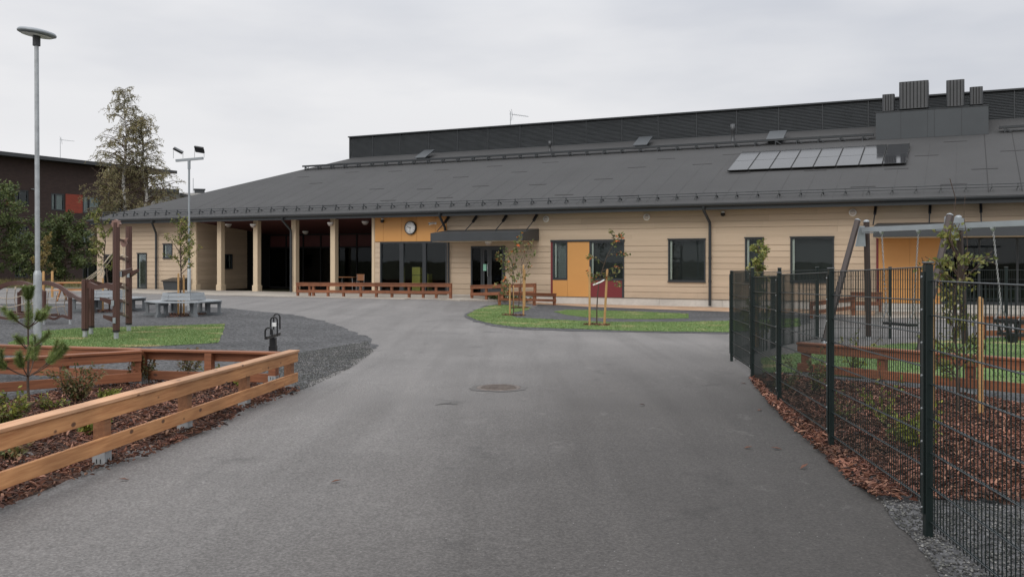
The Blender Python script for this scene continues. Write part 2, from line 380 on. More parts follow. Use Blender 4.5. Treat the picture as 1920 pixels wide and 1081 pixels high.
M['benchdark'] = simple('bench_underside', (.16,.172,.18), .7, 0, .1, 3)
M['brick'] = None
def brickmat(name, c1, c2, mortar, sc=4.0):
    m, t, b = nodes(name); br = t.nodes.new('ShaderNodeTexBrick'); co = t.nodes.new('ShaderNodeTexCoord'); mpn = t.nodes.new('ShaderNodeMapping')
    mpn.inputs['Rotation'].default_value = (R(90),0,0); t.links.new(co.outputs['Object'], mpn.inputs[0]); t.links.new(mpn.outputs[0], br.inputs['Vector'])
    br.inputs['Color1'].default_value = (*c1,1); br.inputs['Color2'].default_value = (*c2,1); br.inputs['Mortar'].default_value = (*mortar,1)
    br.inputs['Scale'].default_value = sc; br.inputs['Mortar Size'].default_value = .012; br.inputs['Brick Width'].default_value = 1.1; br.inputs['Row Height'].default_value = .3
    t.links.new(br.outputs[0], b.inputs['Base Color']); b.inputs['Roughness'].default_value = .85; return m
M['brick'] = brickmat('dark_brick', (.040,.024,.021), (.055,.033,.028), (.03,.022,.02))
M['redbrick'] = brickmat('red_brick', (.30,.055,.030), (.24,.045,.028), (.16,.06,.045))
M['curtain'] = simple('white_curtain', (.50,.55,.55), .8, 0, .12, 3, 0, 40, (6,6,.3))
M['bark'] = simple('bark', (.075,.05,.036), .9, 0, .3, 20)
def birchmat():
    m, t, b = nodes('birch_bark'); n = tex(t, 'Noise', 2.2, 5, .7, mapping=(2,2,3)); r = ramp(t, [(.42,(.05,.045,.04)),(.52,(.52,.50,.47))])
    t.links.new(n.outputs['Fac'], r.inputs[0]); t.links.new(r.outputs[0], b.inputs['Base Color']); b.inputs['Roughness'].default_value = .8; return m
M['birch'] = birchmat()
M['birchleaf'] = leafmat('birch_leaves', [(.21,.21,.11),(.29,.275,.15),(.37,.335,.19),(.42,.34,.19)], .6, .5, .4)
M['darkleaf'] = leafmat('dark_leaves', [(.052,.080,.028),(.085,.122,.042),(.125,.165,.056),(.17,.195,.07)], .6, .55)
M['youngleaf'] = leafmat('young_leaves', [(.12,.16,.035),(.18,.21,.055),(.26,.27,.08),(.30,.25,.07)], .6, 3)
M['rowanleaf'] = leafmat('rowan_leaves', [(.10,.13,.045),(.15,.18,.06),(.22,.22,.09),(.28,.20,.09)], .6, 4)
M['orangeleaf'] = leafmat('orange_leaves', [(.65,.13,.03),(.75,.22,.06)], .6, 4)
M['shrubleaf'] = leafmat('shrub_leaves', [(.08,.105,.035),(.14,.16,.055),(.20,.14,.06),(.28,.14,.075)], .6, 5)
M['limeleaf'] = leafmat('lime_leaves', [(.16,.21,.03),(.25,.28,.05),(.34,.33,.06)], .6, 5)
M['needle'] = leafmat('pine_needles', [(.12,.18,.05),(.18,.25,.075),(.27,.32,.11)], .55, 5, .15)
M['chip'] = leafmat('bark_chips', [(.028,.012,.009),(.085,.032,.021),(.15,.060,.040),(.22,.095,.063),(.34,.18,.125)], .85, 1.5, 0)
M['stone'] = leafmat('stones', [(.03,.03,.03),(.07,.07,.07),(.12,.12,.12),(.28,.28,.28)], .9, 2, 0)
M['solar'] = simple('solar_glass', (.012,.013,.016), .09, 0, .05, .4); 
M['solarframe'] = simple('solar_frame', (.02,.02,.02), .4, .4)
M['chain'] = simple('chain_steel', (.36,.36,.36), .3, .8, .1)
M['manhole'] = simple('cast_iron', (.15,.125,.11), .7, .3, .3, 12, .5, 40)
M['yellowbox'] = simple('yellow_card', (.46,.42,.10), .7, 0, .05)
M['notice'] = simple('green_notice', (.30,.62,.47), .6, 0, .03)
M['birchply'] = simple('plywood', (.40,.17,.07), .6, 0, .1)
# ================================================================== the ground
def GP(*pts): return [tuple(G(x,y)[:2]) for x,y in pts]
# base ground, one sheet to the horizon
mb = MB(); xs = [-900,-400,-200,-120,-80]+[-60+2*i for i in range(61)]+[80,120,200,400,900]; ys = [-300,-100,-30]+[-10+2*i for i in range(56)]+[120,150,200,400,1200]
for y in ys:
    for x in xs: mb.v.append((x,y,zg(x,y)-.07))
nx = len(xs)
for j in range(len(ys)-1):
    for i in range(nx-1): mb.f.append((j*nx+i,j*nx+i+1,(j+1)*nx+i+1,(j+1)*nx+i)); mb.sm.append(True)
struct(mb.build('ground', M['soil']))
uL = SF.u(150)
A = [SF.P(uL-1,.15), SF.P(8,.15), (24,28), (24,-8), (-24,-8), (-24,20), (-34,52)]
sheet('asphalt_road', [p[:2] for p in A], 0, M['asphalt'], 1.5, .8, .05)
gravelP = GP((555,737),(600,712),(650,688),(690,662),(703,648),(692,636),(660,619),(605,601),(545,589),(470,582),(430,578),(300,571),(130,569),(60,569),(-80,570))+[(-24,26),(-24,9),(-9,7)]
sheet('gravel_yard', gravelP, .005, M['gravel'], 1., .25, .12, 1)
lawnL = GP((17,643),(80,621),(144,616),(250,613),(340,610.5),(422,607.5),(418,622),(409,643),(340,647),(277,650),(111,656),(10,656))
sheet('play_lawn', lawnL, .012, M['lawn'], .8, .2, .05, 2)
gravI = GP((868,592),(884,580),(912,572),(945,568),(985,569),(1366,585),(1520,591),(1520,606),(1366,626),(1060,620.5),(965,617),(922,611),(886,602))
sheet('island_gravel', gravI, .005, M['gravel'], .8, .2, .10, 3)
lawnI = GP((875,591),(890,581.5),(918,573),(943,571.5),(970,573),(996,576.5),(990,581),(962,586),(958,592),(970,596),(1060,600.5),(1130,604),(1250,604),(1366,602),(1500,597),(1500,612),(1366,623),(1200,621),(1060,616),(968,613),(927,608),(893,600))
sheet('island_lawn', lawnI, .012, M['lawn'], .7, .2, .05, 4)
lawnI2 = GP((1038,584.5),(1063,581),(1112,581.7),(1200,584.5),(1291,588.4),(1291,596.6),(1212,598.5),(1150,597.5),(1096,594.7),(1060,590))
sheet('inner_lawn', lawnI2, .012, M['lawn'], .7, .2, .05, 5)
u985 = SF.u(1000); 
sandP = [SF.P(u985,.05)[:2], SF.P(SF.u(1640),.05)[:2]]+GP((1640,592),(1500,587),(1366,584.5),(1200,578.5),(1100,575),(1040,571.5),(985,568.6))
sheet('sand_strip', sandP, .010, M['sand'], .8, .2, .05, 6)
# concrete apron in front of the porch, right up to the entrance door
uc = [SF.u(x) for x in (183, 556, 850, 884)]
apr = [SF.P(uc[0],.1)[:2], SF.P(SF.u(985),.1)[:2]]+GP((985,566),(862,563.5))+[SF.P(SF.u(556,-4),-4.0)[:2], SF.P(SF.u(300,-4),-4.0)[:2], SF.P(uc[0]-.6,-3.2)[:2]]
def zap(x,y): return zg(x,y)+.03*ss((sD(x,y)+4.5)/2.5)
ao, aP = sheet('concrete_apron', apr, .02, M['concrete'], 1., .5, .0, 7, zap)
mb = MB(); n_ = len(aP)
for x,y in aP: mb.v += [(x,y,zap(x,y)+.02),(x,y,zg(x,y)-.1)]
mb.f = [(2*i,2*i+1,2*((i+1)%n_)+1,2*((i+1)%n_)) for i in range(n_)]; mb.sm = [False]*n_
struct(mb.build('apron_kerb', M['concrete']))
terr = [SF.P(SF.u(1640),.1)[:2], SF.P(9,.1)[:2], SF.P(9,-4.)[:2], SF.P(SF.u(1600),-4.)[:2]]
sheet('terrace', terr, .006, M['concrete'], 1., .5, 0, 8)
# mulch beds
mulchL = GP((554,733.5),(524,745.5),(473,765),(454,774),(408,801),(346,826),(300,845),(240,867),(130,903),(61,931),(0,959))+[(-3.4,5.2),(-4.6,2.5),(-12,2.5),(-13,6.5)]+GP((-60,776),(60,745),(150,728),(240,719),(330,714),(430,712),(545,727))
mo, mulchLP = sheet('mulch_bed', mulchL, .010, M['mulchbase'], .35, .12, .05, 9, None, .03)
mulchR = GP((1405,707),(1413,717),(1446,750),(1495,797),(1544,835),(1585,880),(1633,929),(1707,936),(1920,948),(2150,960),(2200,790),(1920,762),(1820,746),(1650,724),(1490,709))
mo2, mulchRP = sheet('mulch_border', mulchR, .010, M['mulchbase'], .35, .1, .05, 10, None, .03)
gravR = GP((1405,706),(1440,741),(1500,795),(1560,858),(1633,931),(1690,990),(1765,1081),(1850,1200))+[(3.2,1.2),(9,1.2),(9,7.5)]+GP((1920,740),(1650,712),(1490,702))
sheet('gravel_margin', gravR, .005, M['gravel'], .6, .1, .08, 11)
lawnR = GP((1432,699),(1426,672),(1500,661),(1600,652),(1714,643),(1800,637),(1990,627),(2250,640),(2250,735),(1920,735),(1800,725),(1650,712),(1500,699))
sheet('swing_lawn', lawnR, .012, M['lawn'], .7, .2, .05, 12)

def scatter(name, label, cat, poly, n, maker, mat, dens=None, seed=3):
    r = random.Random(seed); mb = MB(); x0 = min(p[0] for p in poly); x1 = max(p[0] for p in poly); y0 = min(p[1] for p in poly); y1 = max(p[1] for p in poly); k = 0; tries = 0
    while k < n and tries < n*12:
        tries += 1; x = r.uniform(x0,x1); y = r.uniform(y0,y1)
        if not inpoly(x,y,poly): continue
        if dens and r.random() > dens(x,y): continue
        maker(mb, x, y, r); k += 1
    o = mb.build(name, mat); tag(o, label, cat, kind='stuff'); return o
def chip(mb, x, y, r):
    l = r.choice((.022,.03,.04,.05,.07))*r.uniform(.8,1.2); w = l*r.uniform(.18,.4); a = r.uniform(0,6.28); t = r.gauss(0,.28)
    d = Vector((math.cos(a)*math.cos(t), math.sin(a)*math.cos(t), math.sin(t))); z = zg(x,y)+.018+.03*noise.noise((x*2.3,y*2.3,1.))+abs(l*math.sin(t))/2+r.uniform(0,.03)
    c = Vector((x,y,z)); s = d.cross(Vector((r.uniform(-.4,.4),r.uniform(-.4,.4),1))).normalized(); up = s.cross(d)*r.uniform(.004,.009)
    p = c-d*l/2; q = c+d*l/2
    mb.add([p-s*w*.3,p+s*w*.3,c+s*w/2+up,q+s*w*.25,q-s*w*.3,c-s*w/2+up, p-up,q-up], [(0,1,2,5),(5,2,3,4),(1,0,6),(3,7,4),(0,5,6),(5,4,7),(5,7,6),(2,1,6),(3,2,7),(2,6,7)])
nearL = lambda x,y: 1. if y > 4.2 and x > -8 else .05
scatter('bark_mulch', 'reddish brown bark chips covering the planting bed behind the near pine rail', 'bark mulch', mulchLP, 26000, chip, M['chip'], nearL, 3)
nearR = lambda x,y: 1. if x < 6.2 else .3
scatter('bark_mulch', 'reddish brown bark chips covering the border behind the mesh fence', 'bark mulch', mulchRP, 30000, chip, M['chip'], nearR, 4)
# chips and dead leaves spilled under the fence on to the asphalt
spill = GP((1405,712),(1440,757),(1490,808),(1535,848),(1575,890),(1640,940),(1720,945),(1640,915),(1585,872),(1500,790),(1440,738))
scatter('bark_mulch', 'bark chips spilled out under the mesh fence along the asphalt edge', 'bark mulch', spill, 1700, chip, M['chip'], None, 5)
spillL = GP((560,730),(524,740),(473,760),(408,795),(346,820),(240,860),(130,897),(0,953),(0,968),(130,911),(240,874),(346,832),(408,806),(473,770),(524,750),(560,739))
scatter('bark_mulch', 'bark chips strewn along the left road edge below the near pine rail', 'bark mulch', spillL, 320, chip, M['chip'], None, 25)
def pebble(mb, x, y, r):
    s = r.uniform(.004,.010); z = zg(x,y)+.007; c = Vector((x,y,z+s*.4))
    vs = [c+Vector((s*r.uniform(.7,1.2),0,0)),c+Vector((0,s*r.uniform(.7,1.2),0)),c-Vector((s*r.uniform(.7,1.2),0,0)),c-Vector((0,s*r.uniform(.7,1.2),0)),c+Vector((0,0,s*.8)),c-Vector((0,0,s*.6))]
    mb.add(vs, [(0,1,4),(1,2,4),(2,3,4),(3,0,4),(1,0,5),(2,1,5),(3,2,5),(0,3,5)])
gedge = GP((1640,935),(1700,1000),(1770,1090),(1850,1200),(2300,1200),(2200,950),(1920,950),(1720,938))
scatter('loose_gravel', 'loose grey gravel stones under the near end of the mesh fence', 'gravel', gedge, 7000, pebble, M['stone'], None, 6)
gl2 = GP((555,738),(610,713),(660,690),(700,660),(690,640),(600,655),(560,662),(430,705),(545,727))
scatter('loose_gravel', 'loose grey gravel stones beside the end post of the near pine rail', 'gravel', gl2, 9000, pebble, M['stone'], None, 7)
def blade(h):
    def f(mb, x, y, r):
        z = zg(x,y)+.008; a = r.uniform(0,6.28); l = h*r.uniform(.5,1.2); w = .009; b = Vector((math.cos(a),math.sin(a),0))*l*r.uniform(.2,.8); s = Vector((-math.sin(a),math.cos(a),0))*w
        c = Vector((x,y,z)); mb.add([c-s,c+s,c+b+Vector((0,0,l))], [(0,1,2)])
    return f
scatter('grass', 'short green turf on the lawn under the climbing posts', 'grass', lawnL, 38000, blade(.024), M['blade'], None, 8)
scatter('grass', 'short green and worn straw coloured turf curving along the island edge', 'grass', lawnI, 42000, blade(.026), M['blade'], None, 9)
scatter('grass', 'short green turf of the inner lawn surrounded by gravel', 'grass', lawnI2, 18000, blade(.026), M['blade'], None, 10)
scatter('grass', 'short patchy turf under the swings', 'grass', lawnR, 26000, blade(.03), M['blade'], None, 11)
# rough grass between the yard and the brick block
def tuft(mb, x, y, r): 
    for _ in range(3): blade(.35)(mb, x+r.uniform(-.1,.1), y+r.uniform(-.1,.1), r)
rough = [(-60,52),(-25,53),(-24,66),(-62,66)]
scatter('grass', 'rough yellowing grass in front of the dark brick block', 'grass', rough, 6000, tuft, leafmat('rough_grass', [(.10,.11,.03),(.2,.17,.06),(.28,.22,.09)]), None, 12)

# manhole and patches in the asphalt
c = G(935,727); t = thing('manhole_cover', 'round cast iron manhole cover set in the middle of the asphalt', 'manhole cover', (c.x,c.y,c.z+.004)); t.scale = (.86,.86,1)
MB().lathe([(.0,.002),(.27,.002),(.285,.006),(.295,.010),(.32,.010),(.33,.0)], 40).build('rim', M['manhole'], t)
mb = MB().lathe([(.265,.002),(.265,.012),(.0,.013)], 40)
for i in range(-4,5):
    w = math.sqrt(max(0,.25**2-(i*.055)**2)); mb.box(-w,w,i*.055-.010,i*.055+.010,.012,.018)
mb.build('lid', M['manhole'], t)
ringP = [(c.x+.37*math.cos(a*.2)*(1+.22*noise.noise((a*.7,0,0))), c.y+.40*math.sin(a*.2)*(1+.25*noise.noise((a*.7,3,0)))) for a in range(31)]
M['patch'] = groundmat('asphalt_patch', [(.3,(.055,.051,.048)),(.55,(.11,.103,.098)),(.75,(.22,.205,.195))], .8, 60., .8, .01, .85)[0]
sheet('asphalt_patch', ringP, .004, M['patch'], .4, .1, .06, 20)
c2 = G(838,757)
sheet('asphalt_patch', [(c2.x-.16,c2.y-.10),(c2.x-.02,c2.y-.03),(c2.x+.10,c2.y-.07),(c2.x+.13,c2.y+.04),(c2.x+.02,c2.y+.02),(c2.x+.05,c2.y+.13),(c2.x-.07,c2.y+.04)], .004, M['patch'], .3, .05, .04, 21)

# ================================================================== the school
S = thing('school_building', 'long single storey school with beige boarded walls, dark felt roof and a colonnaded porch', 'school building', (SF.o[0],SF.o[1],0), FA)
def u(px, D=0): return SF.u(px,D)
def z(px, py, D=0): return SF.z(px,py,D)
ZB, ZT, BH = .03, 3.60, .2313
rj = random.Random(17)
def openings_wall(name, u0, u1, ops, z0=ZB, z1=ZT, face=0, axis='u', par=S, depth=.16, mat=None):
    rows = [ZB+BH*i for i in range(17)]
    zs = sorted(set([z0,z1]+[q for q in rows if z0 < q < z1]+[q for o in ops for q in o[2:4] if z0 < q < z1]))
    mb = MB()
    for a, b in zip(zs[:-1], zs[1:]):
        if b-a < .004: continue
        cuts = sorted((max(u0,o[0]),min(u1,o[1])) for o in ops if o[2] <= a+1e-4 and o[3] >= b-1e-4)
        x = u0; segs = []
        for ca, cb in cuts:
            if ca > x: segs.append((x,ca))
            x = max(x,cb)
        if x < u1: segs.append((x,u1))
        s2 = []
        for p, q in segs:            # butt joints between board lengths
            while q-p > 5.2: c_ = p+rj.uniform(2.2,4.8); s2.append((p,c_-.003)); p = c_
            s2.append((p,q))
        segs = s2
        g = .017 if any(abs(a-q) < 1e-6 for q in rows) and b-a > .03 and a > z0+.01 else 0
        for p, q in segs:
            if axis == 'u':
                mb.box(p,q,face,face+.035,a+g,b); mb.box(p,q,face+.037,face+depth,a,b)
            else:
                mb.box(face-.035,face,p,q,a+g,b); mb.box(face-depth,face-.037,p,q,a,b)
    return mb.build(name, mat or M['siding'], par)
def window(px0, px1, py0, py1, D=0, blind='blind', mull=(), name='window', pale_strip=True, glass='glass', zz=None):
    pm = (px0+px1)/2; a, b = u(px0), u(px1)
    z1 = z(pm,py0); z0 = z(pm,py1)
    if zz: z0, z1 = zz
    w = .055; mb = MB()
    mb.box(a,b,-.035,.10,z1-w,z1); mb.box(a,b,-.035,.10,z0,z0+w); mb.box(a,a+w,-.035,.10,z0+w,z1-w); mb.box(b-w,b,-.035,.10,z0+w,z1-w)
    for m in mull: mb.box(u(m[0]),u(m[1]),-.03,.10,z0+w,z1-w)
    f = mb.build(name, M['trim'], S)
    MB().box(a+w,b-w,.02,.032,z0+w,z1-w).build('pane', M[glass], f)
    if blind: MB().box(a+.01,b-.01,.19,.205,z0+.01,z1-.01).build('blind', M[blind], f)
    if pale_strip: MB().box(a+w+.015,a+w+.095,.034,.05,z0+w+.02,z1-w).build('pale_strip', M['pale_strip'], f)  # pale strip just behind the pane along its left side
    MB().box(a-.02,b+.02,-.075,-.036,z0-.03,z0+.004).build('sill', M['trim'], f)
    MB().box(a-.02,b+.02,-.075,-.036,z1-.006,z1+.035).build('head_flashing', M['trim'], f)
    return (a,b,z0,z1)
ops = []
# left wing windows
op_left = [window(195,222,478,545.5), window(258,275.5,475,541), window(306.5,323.5,457.5,484)]
uLc, uLr = u(182), u(369.5)
openings_wall('left_wall', uLc, uLr, op_left, ZB-.06, ZT)
# porch: side wall, recessed glazing and ceiling
PD = 5.5; uPr = u(697.5)
sw = openings_wall('porch_side_wall', .03, 3.7, [(1.75,2.55,1.05,1.85)], -.03, 3.55, uLr, 'D')
mb = MB(); X = uLr
for a,b,c_,d_ in ((1.75,2.55,1.79,1.85),(1.75,2.55,1.05,1.11),(1.75,1.81,1.11,1.79),(2.49,2.55,1.11,1.79)): mb.box(X-.10,X+.03,a,b,c_,d_)
f = mb.build('window', M['trim'], S); MB().box(X-.03,X-.02,1.81,2.49,1.11,1.79).build('pane', M['glass'], f); MB().box(X-.2,X-.18,1.76,2.54,1.06,1.84).build('blind', M['blind'], f)
MB().box(X-.10,X-.06,2.38,2.44,1.12,1.78).build('pale_strip', M['pale_strip'], f)
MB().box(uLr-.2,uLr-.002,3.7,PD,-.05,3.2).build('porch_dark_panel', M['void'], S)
MB().slab([(uLr-.2,0,3.53),(uPr+.2,0,3.53),(uPr+.2,PD+.1,3.0),(uLr-.2,PD+.1,3.0)], .03).build('porch_ceiling', M['maroon'], S)
# glazed rear wall of the porch: mullions, panes, doors
mb = MB(); ug = [uLr+i*(uPr-uLr)/9 for i in range(10)]
for q in ug: mb.box(q-.04,q+.04,PD,PD+.12,-.06,3.02)
for zz_ in (-.06,2.2,2.9): mb.box(uLr,uPr,PD+.002,PD+.118,zz_,zz_+.08)
f = mb.build('porch_glazing', M['void'], S)  # frame coloured near-black too, for the deep shade inside the porch
for i in range(9): MB().box(ug[i]+.04,ug[i+1]-.04,PD+.04,PD+.05,.02,2.2).build('pane', M['darkglass'], f)
MB().box(uLr,uPr,PD+.052,PD+.06,2.28,2.9).build('transom_panel', M['maroon'], f)
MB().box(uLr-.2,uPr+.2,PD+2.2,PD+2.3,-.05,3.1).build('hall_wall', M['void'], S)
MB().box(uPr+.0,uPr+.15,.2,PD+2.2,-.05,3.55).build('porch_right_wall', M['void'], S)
dk = (u(493,PD),)
MB().box(dk[0]-.0,dk[0]+.06,PD-.03,PD,.95,1.35).build('door_panel_plate', M['pale_strip'], S)
# columns
for px in (410.5,478.5,550,623.5):
    uc_ = u(px); mb = MB().cham(uc_-.14,uc_+.14,0,.28,.28,3.56,.012)
    c_ = mb.build('column', M['column'], S); MB().cham(uc_-.175,uc_+.175,-.035,.315,-.06,.28,.012).build('base', M['column'], c_)
uc_ = u(365.5); c_ = MB().cham(uc_-.13,uc_+.13,-.06,.22,.28,3.56,.012).build('column', M['column'], S); MB().cham(uc_-.16,uc_+.16,-.09,.25,-.06,.28,.012).build('base', M['column'], c_)
uc_ = (uPr+u(702.5))/2; MB().cham(uPr,u(702.5),-.03,.2,-.06,3.56,.01).build('corner_board', M['column'], S)
# main wall right of the porch
o1 = (u(703.5),u(838),z(775,452.5),3.58)            # orange band zone
cw = (u(713),u(838.5),.06,2.375)
mb = MB(); a,b = cw[0],cw[1]; w = .07
mb.box(a,b,-.03,.12,2.375-w,2.375); mb.box(a,b,-.03,.12,.06,.14); mb.box(a,a+w,-.03,.12,.14,2.305); mb.box(b-w,b,-.03,.12,.14,2.305)
for p,q in ((749.5,757),(792.5,799)): mb.box(u(p),u(q),-.025,.12,.14,2.305)
f = mb.build('curtain_window', M['trim'], S)
for p,q in ((715.5,749.5),(757,792.5),(799,836)): MB().box(u(p)+.002,u(q)-.002,.03,.04,.14,2.305).build('pane', M['glass'], f)
MB().box(u(737),u(740.5),.6,.66,.5,2.2).build('inner_post', M['blind'], f)
dr = (u(883),u(947.5),.05,z(915,461))
mb = MB(); a,b = dr[0],dr[1]; zt = dr[3]
mb.box(a,b,-.02,.12,zt-.07,zt); mb.box(a,a+.07,-.02,.12,.05,zt-.07); mb.box(b-.07,b,-.02,.12,.05,zt-.07); m1 = u(903); m2 = u(917.5)
mb.box(m1-.035,m1+.035,-.02,.12,.05,zt-.07)
f = mb.build('entrance_door', M['trim'], S)
mb = MB()
for p,q in ((m1+.037,m2+.0),(m2+.01,b-.072)):
    mb.box(p,p+.10,.0,.05,.06,zt-.072); mb.box(q-.10,q,.0,.05,.06,zt-.072); mb.box(p+.1,q-.1,.0,.05,.06,.30); mb.box(p+.1,q-.1,.0,.05,zt-.17,zt-.072)
    MB().box(p+.1,q-.1,.02,.03,.30,zt-.17).build('pane', M['darkglass'], f)
mb.build('leaf', M['darkmetal'], f); MB().box(a+.07,m1-.035,.02,.03,.06,zt-.072).build('pane', M['darkglass'], f)
MB().box(u(906),u(912),-.004,-.0015,1.08,1.37).build('notice', M['notice'], f)
hz_ = u(917.8); mb = MB()
for dx in (.05,.13): pass
MB().tube([(hz_-.06,-.002,1.4),(hz_-.06,-.07,1.38),(hz_-.06,-.07,.85),(hz_-.06,-.002,.83)], .016, 8).build('handle', M['galv'], f)
MB().tube([(hz_+.12,-.002,1.38),(hz_+.12,-.06,1.36),(hz_+.12,-.06,.88),(hz_+.12,-.002,.86)], .012, 8).build('handle', M['darkmetal'], f)
# window set with orange and red panels
ztop = z(1100,450.5)
setop = (u(1033),u(1170.5),ZB,ztop)
zw0 = z(1050,524.5)
mb = MB(); mb.box(u(1033),u(1170.5)+.02,-.06,.02,ztop-.05,ztop+.03); mb.build('head_flashing', M['trim'], S)
def wset(a,b,z0,z1,bl):
    w = .05; mb = MB(); mb.box(a,b,-.03,.10,z1-w,z1); mb.box(a,b,-.03,.10,z0,z0+w+.03); mb.box(a,a+w+.02,-.03,.10,z0+w+.03,z1-w); mb.box(b-w,b,-.03,.10,z0+w+.03,z1-w)
    f = mb.build('window', M['trim'], S); MB().box(a+w+.02,b-w,.02,.03,z0+w+.03,z1-w).build('pane', M['glass'], f)
    MB().box(a,b,.17,.185,z0,z1).build('blind', M[bl], f); MB().box(a+w+.03,a+w+.11,.033,.05,z0+.1,z1-w).build('pale_strip', M['pale_strip'], f)
wset(u(1036.5),u(1064),zw0,ztop-.05,'paleblind'); wset(u(1105.5),u(1170.5),z(1137,525.5),ztop-.05,'blind')
MB().box(u(1033),u(1036.5),-.02,.1,ZB,ztop-.05).build('facade_panel', M['red'], S)
MB().box(u(1064)+.004,u(1105.5)-.004,-.015,.1,ZB,ztop-.05).build('facade_panel', M['orange'], S)
MB().box(u(1036.5)+.004,u(1064)-.004,-.015,.1,ZB,zw0-.004).build('facade_panel', M['orange'], S)
MB().box(u(1105.5),u(1166.5),-.015,.1,ZB,z(1137,525.5)-.004).build('facade_panel', M['red'], S)
MB().box(u(1166.5)+.002,u(1170.5),-.015,.1,ZB,z(1137,525.5)-.004).build('facade_panel', M['trim'], S)
w3 = window(1253,1323,448.5,527.5); w4 = window(1397,1432,446,527); w5 = window(1482,1564,444.5,529)
recess = (u(1643),9,ZB,2.6)
openings_wall('main_wall', u(702.5), 9, [o1,cw,dr,setop,w3,w4,w5,recess])
# plinth
pb = [u(947.5), u(1040), u(1120), u(1236), u(1354), u(1470), u(1600), 9]
for a,b in zip(pb[:-1],pb[1:]): MB().box(a+.004,b-.004,.01,.2,-.5,ZB-.006).build('plinth', M['plinth'], S)
MB().box(u(838.5),u(883),.01,.2,-.3,ZB-.006).build('plinth', M['plinth'], S); MB().box(uLc,uLr,.01,.2,-.5,ZB-.066).build('plinth', M['plinth'], S)
mb = MB(); mb.box(u(947.5),u(1640),-.02,.012,ZB-.012,ZB-.001); mb.build('base_flashing', M['trim'], S)
# orange fascia band over the curtain window
js = [703.5,719,753.5,781.5,817,838]
for p,q in zip(js[:-1],js[1:]): MB().box(u(p)+.006,u(q)-.006,-.02,.1,2.39,3.57).build('facade_panel', M['orange'], S)
mb = MB().box(u(703.5),u(838),-.025,.08,2.376,2.389).build('panel_trim', M['trim'], S)
MB().box(u(703.5),u(838),.101,.12,2.39,3.57).build('panel_backing', M['void'], S)
# recess at the right under the second canopy
MB().box(u(1643),u(1647),-.02,.1,ZB,2.6).build('facade_panel', M['red'], S)
MB().box(u(1647)+.004,u(1706)-.003,-.012,.1,ZB,2.6).build('facade_panel', M['orange'], S)
MB().box(u(1706)+.003,u(1765),-.012,.1,ZB,2.6).build('facade_panel', M['orange'], S)
mb = MB(); q = u(1765)
while q < 8.8: mb.box(q,q+.07,-.01,.1,ZB,2.6); q += 1.15
mb.box(u(1765),9,-.008,.098,2.5,2.599); mb.box(u(1765),9,-.008,.098,ZB,.12)
f = mb.build('glazed_front', M['trim'], S); MB().box(u(1765)+.07,9,.03,.04,.12,2.5).build('pane', M['glass'], f)
# interior floor and partitions seen through the glass
MB().box(u(702.5),9,.21,8,-.02,.04).build('interior_floor', M['blind'], S)
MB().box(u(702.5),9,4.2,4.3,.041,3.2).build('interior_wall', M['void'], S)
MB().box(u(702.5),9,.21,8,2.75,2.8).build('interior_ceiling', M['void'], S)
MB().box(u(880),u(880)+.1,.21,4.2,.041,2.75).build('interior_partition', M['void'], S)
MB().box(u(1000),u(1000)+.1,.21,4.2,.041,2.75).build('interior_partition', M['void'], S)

# roof
PITCH = .38; ED = -.85; EZ = 3.72
def zr(D): return EZ+PITCH*(D-ED)
e0 = u(165,ED); TD = 9.3; BD = 15.5; run = TD-ED; zt_ = zr(TD)+.2; ru = e0+run+.5; RR = 16
back = BD+run
mb = MB(); th = .10
slope = [(e0,ED,EZ),(RR,ED,EZ),(RR,TD+.5,zt_),(ru,TD+.5,zt_)]
mb.slab(slope, th); mb.slab([(e0,back,EZ),(e0,ED,EZ),(ru,TD+.5,zt_),(ru,BD-.5,zt_)], th)
mb.slab([(RR,back,EZ),(e0,back,EZ),(ru,BD-.5,zt_),(RR,BD-.5,zt_)], th); mb.slab([(ru,TD+.5,zt_),(RR,TD+.5,zt_),(RR,BD-.5,zt_),(ru,BD-.5,zt_)], th)
roof = mb.build('roof', M['felt'], S)
# felt laps: short end laps in staggered rows, and faint long seams running up the slope
r5 = random.Random(5)
for i in range(62):
    uu = e0+3+i*1.0; 
    for D in (.6+(i%3)*1.9, 6.0+((i*2)%3)*1.0):
        D += r5.uniform(-.35,.35)
        if r5.random() < .30 or uu < e0+(D-ED)+1: continue
        if D > 6.6: continue
        a = Vector((uu,D,zr(D)+.004)); MB().beam(a, a+Vector((.86,0,0)), .085, .014, (0,-.36,.93)).build('end_lap', M['felt_seam'], roof)
mb = MB(); ml_ = MB(); M['felt_line'] = simple('felt_line', (.047,.0465,.0465), .9, 0, .2, 1)
for i in range(64):
    uu = e0+2.5+i*1.0; lim = min(7.0,(uu-e0)+ED-.2)
    if i <= 40 and i > 3 and lim > .5: ml_.beam((uu,ED+.3,zr(ED+.3)+.002),(uu,lim,zr(lim)+.002), .03, .008, (0,-.36,.93))
    if i > 40: mb.beam((uu,ED+.3,zr(ED+.3)+.002),(uu,lim,zr(lim)+.002), .03, .010, (0,-.36,.93))
mb.build('side_lap', M['felt_seam'], roof)
if ml_.v: ml_.build('side_lap', M['felt_line'], roof)
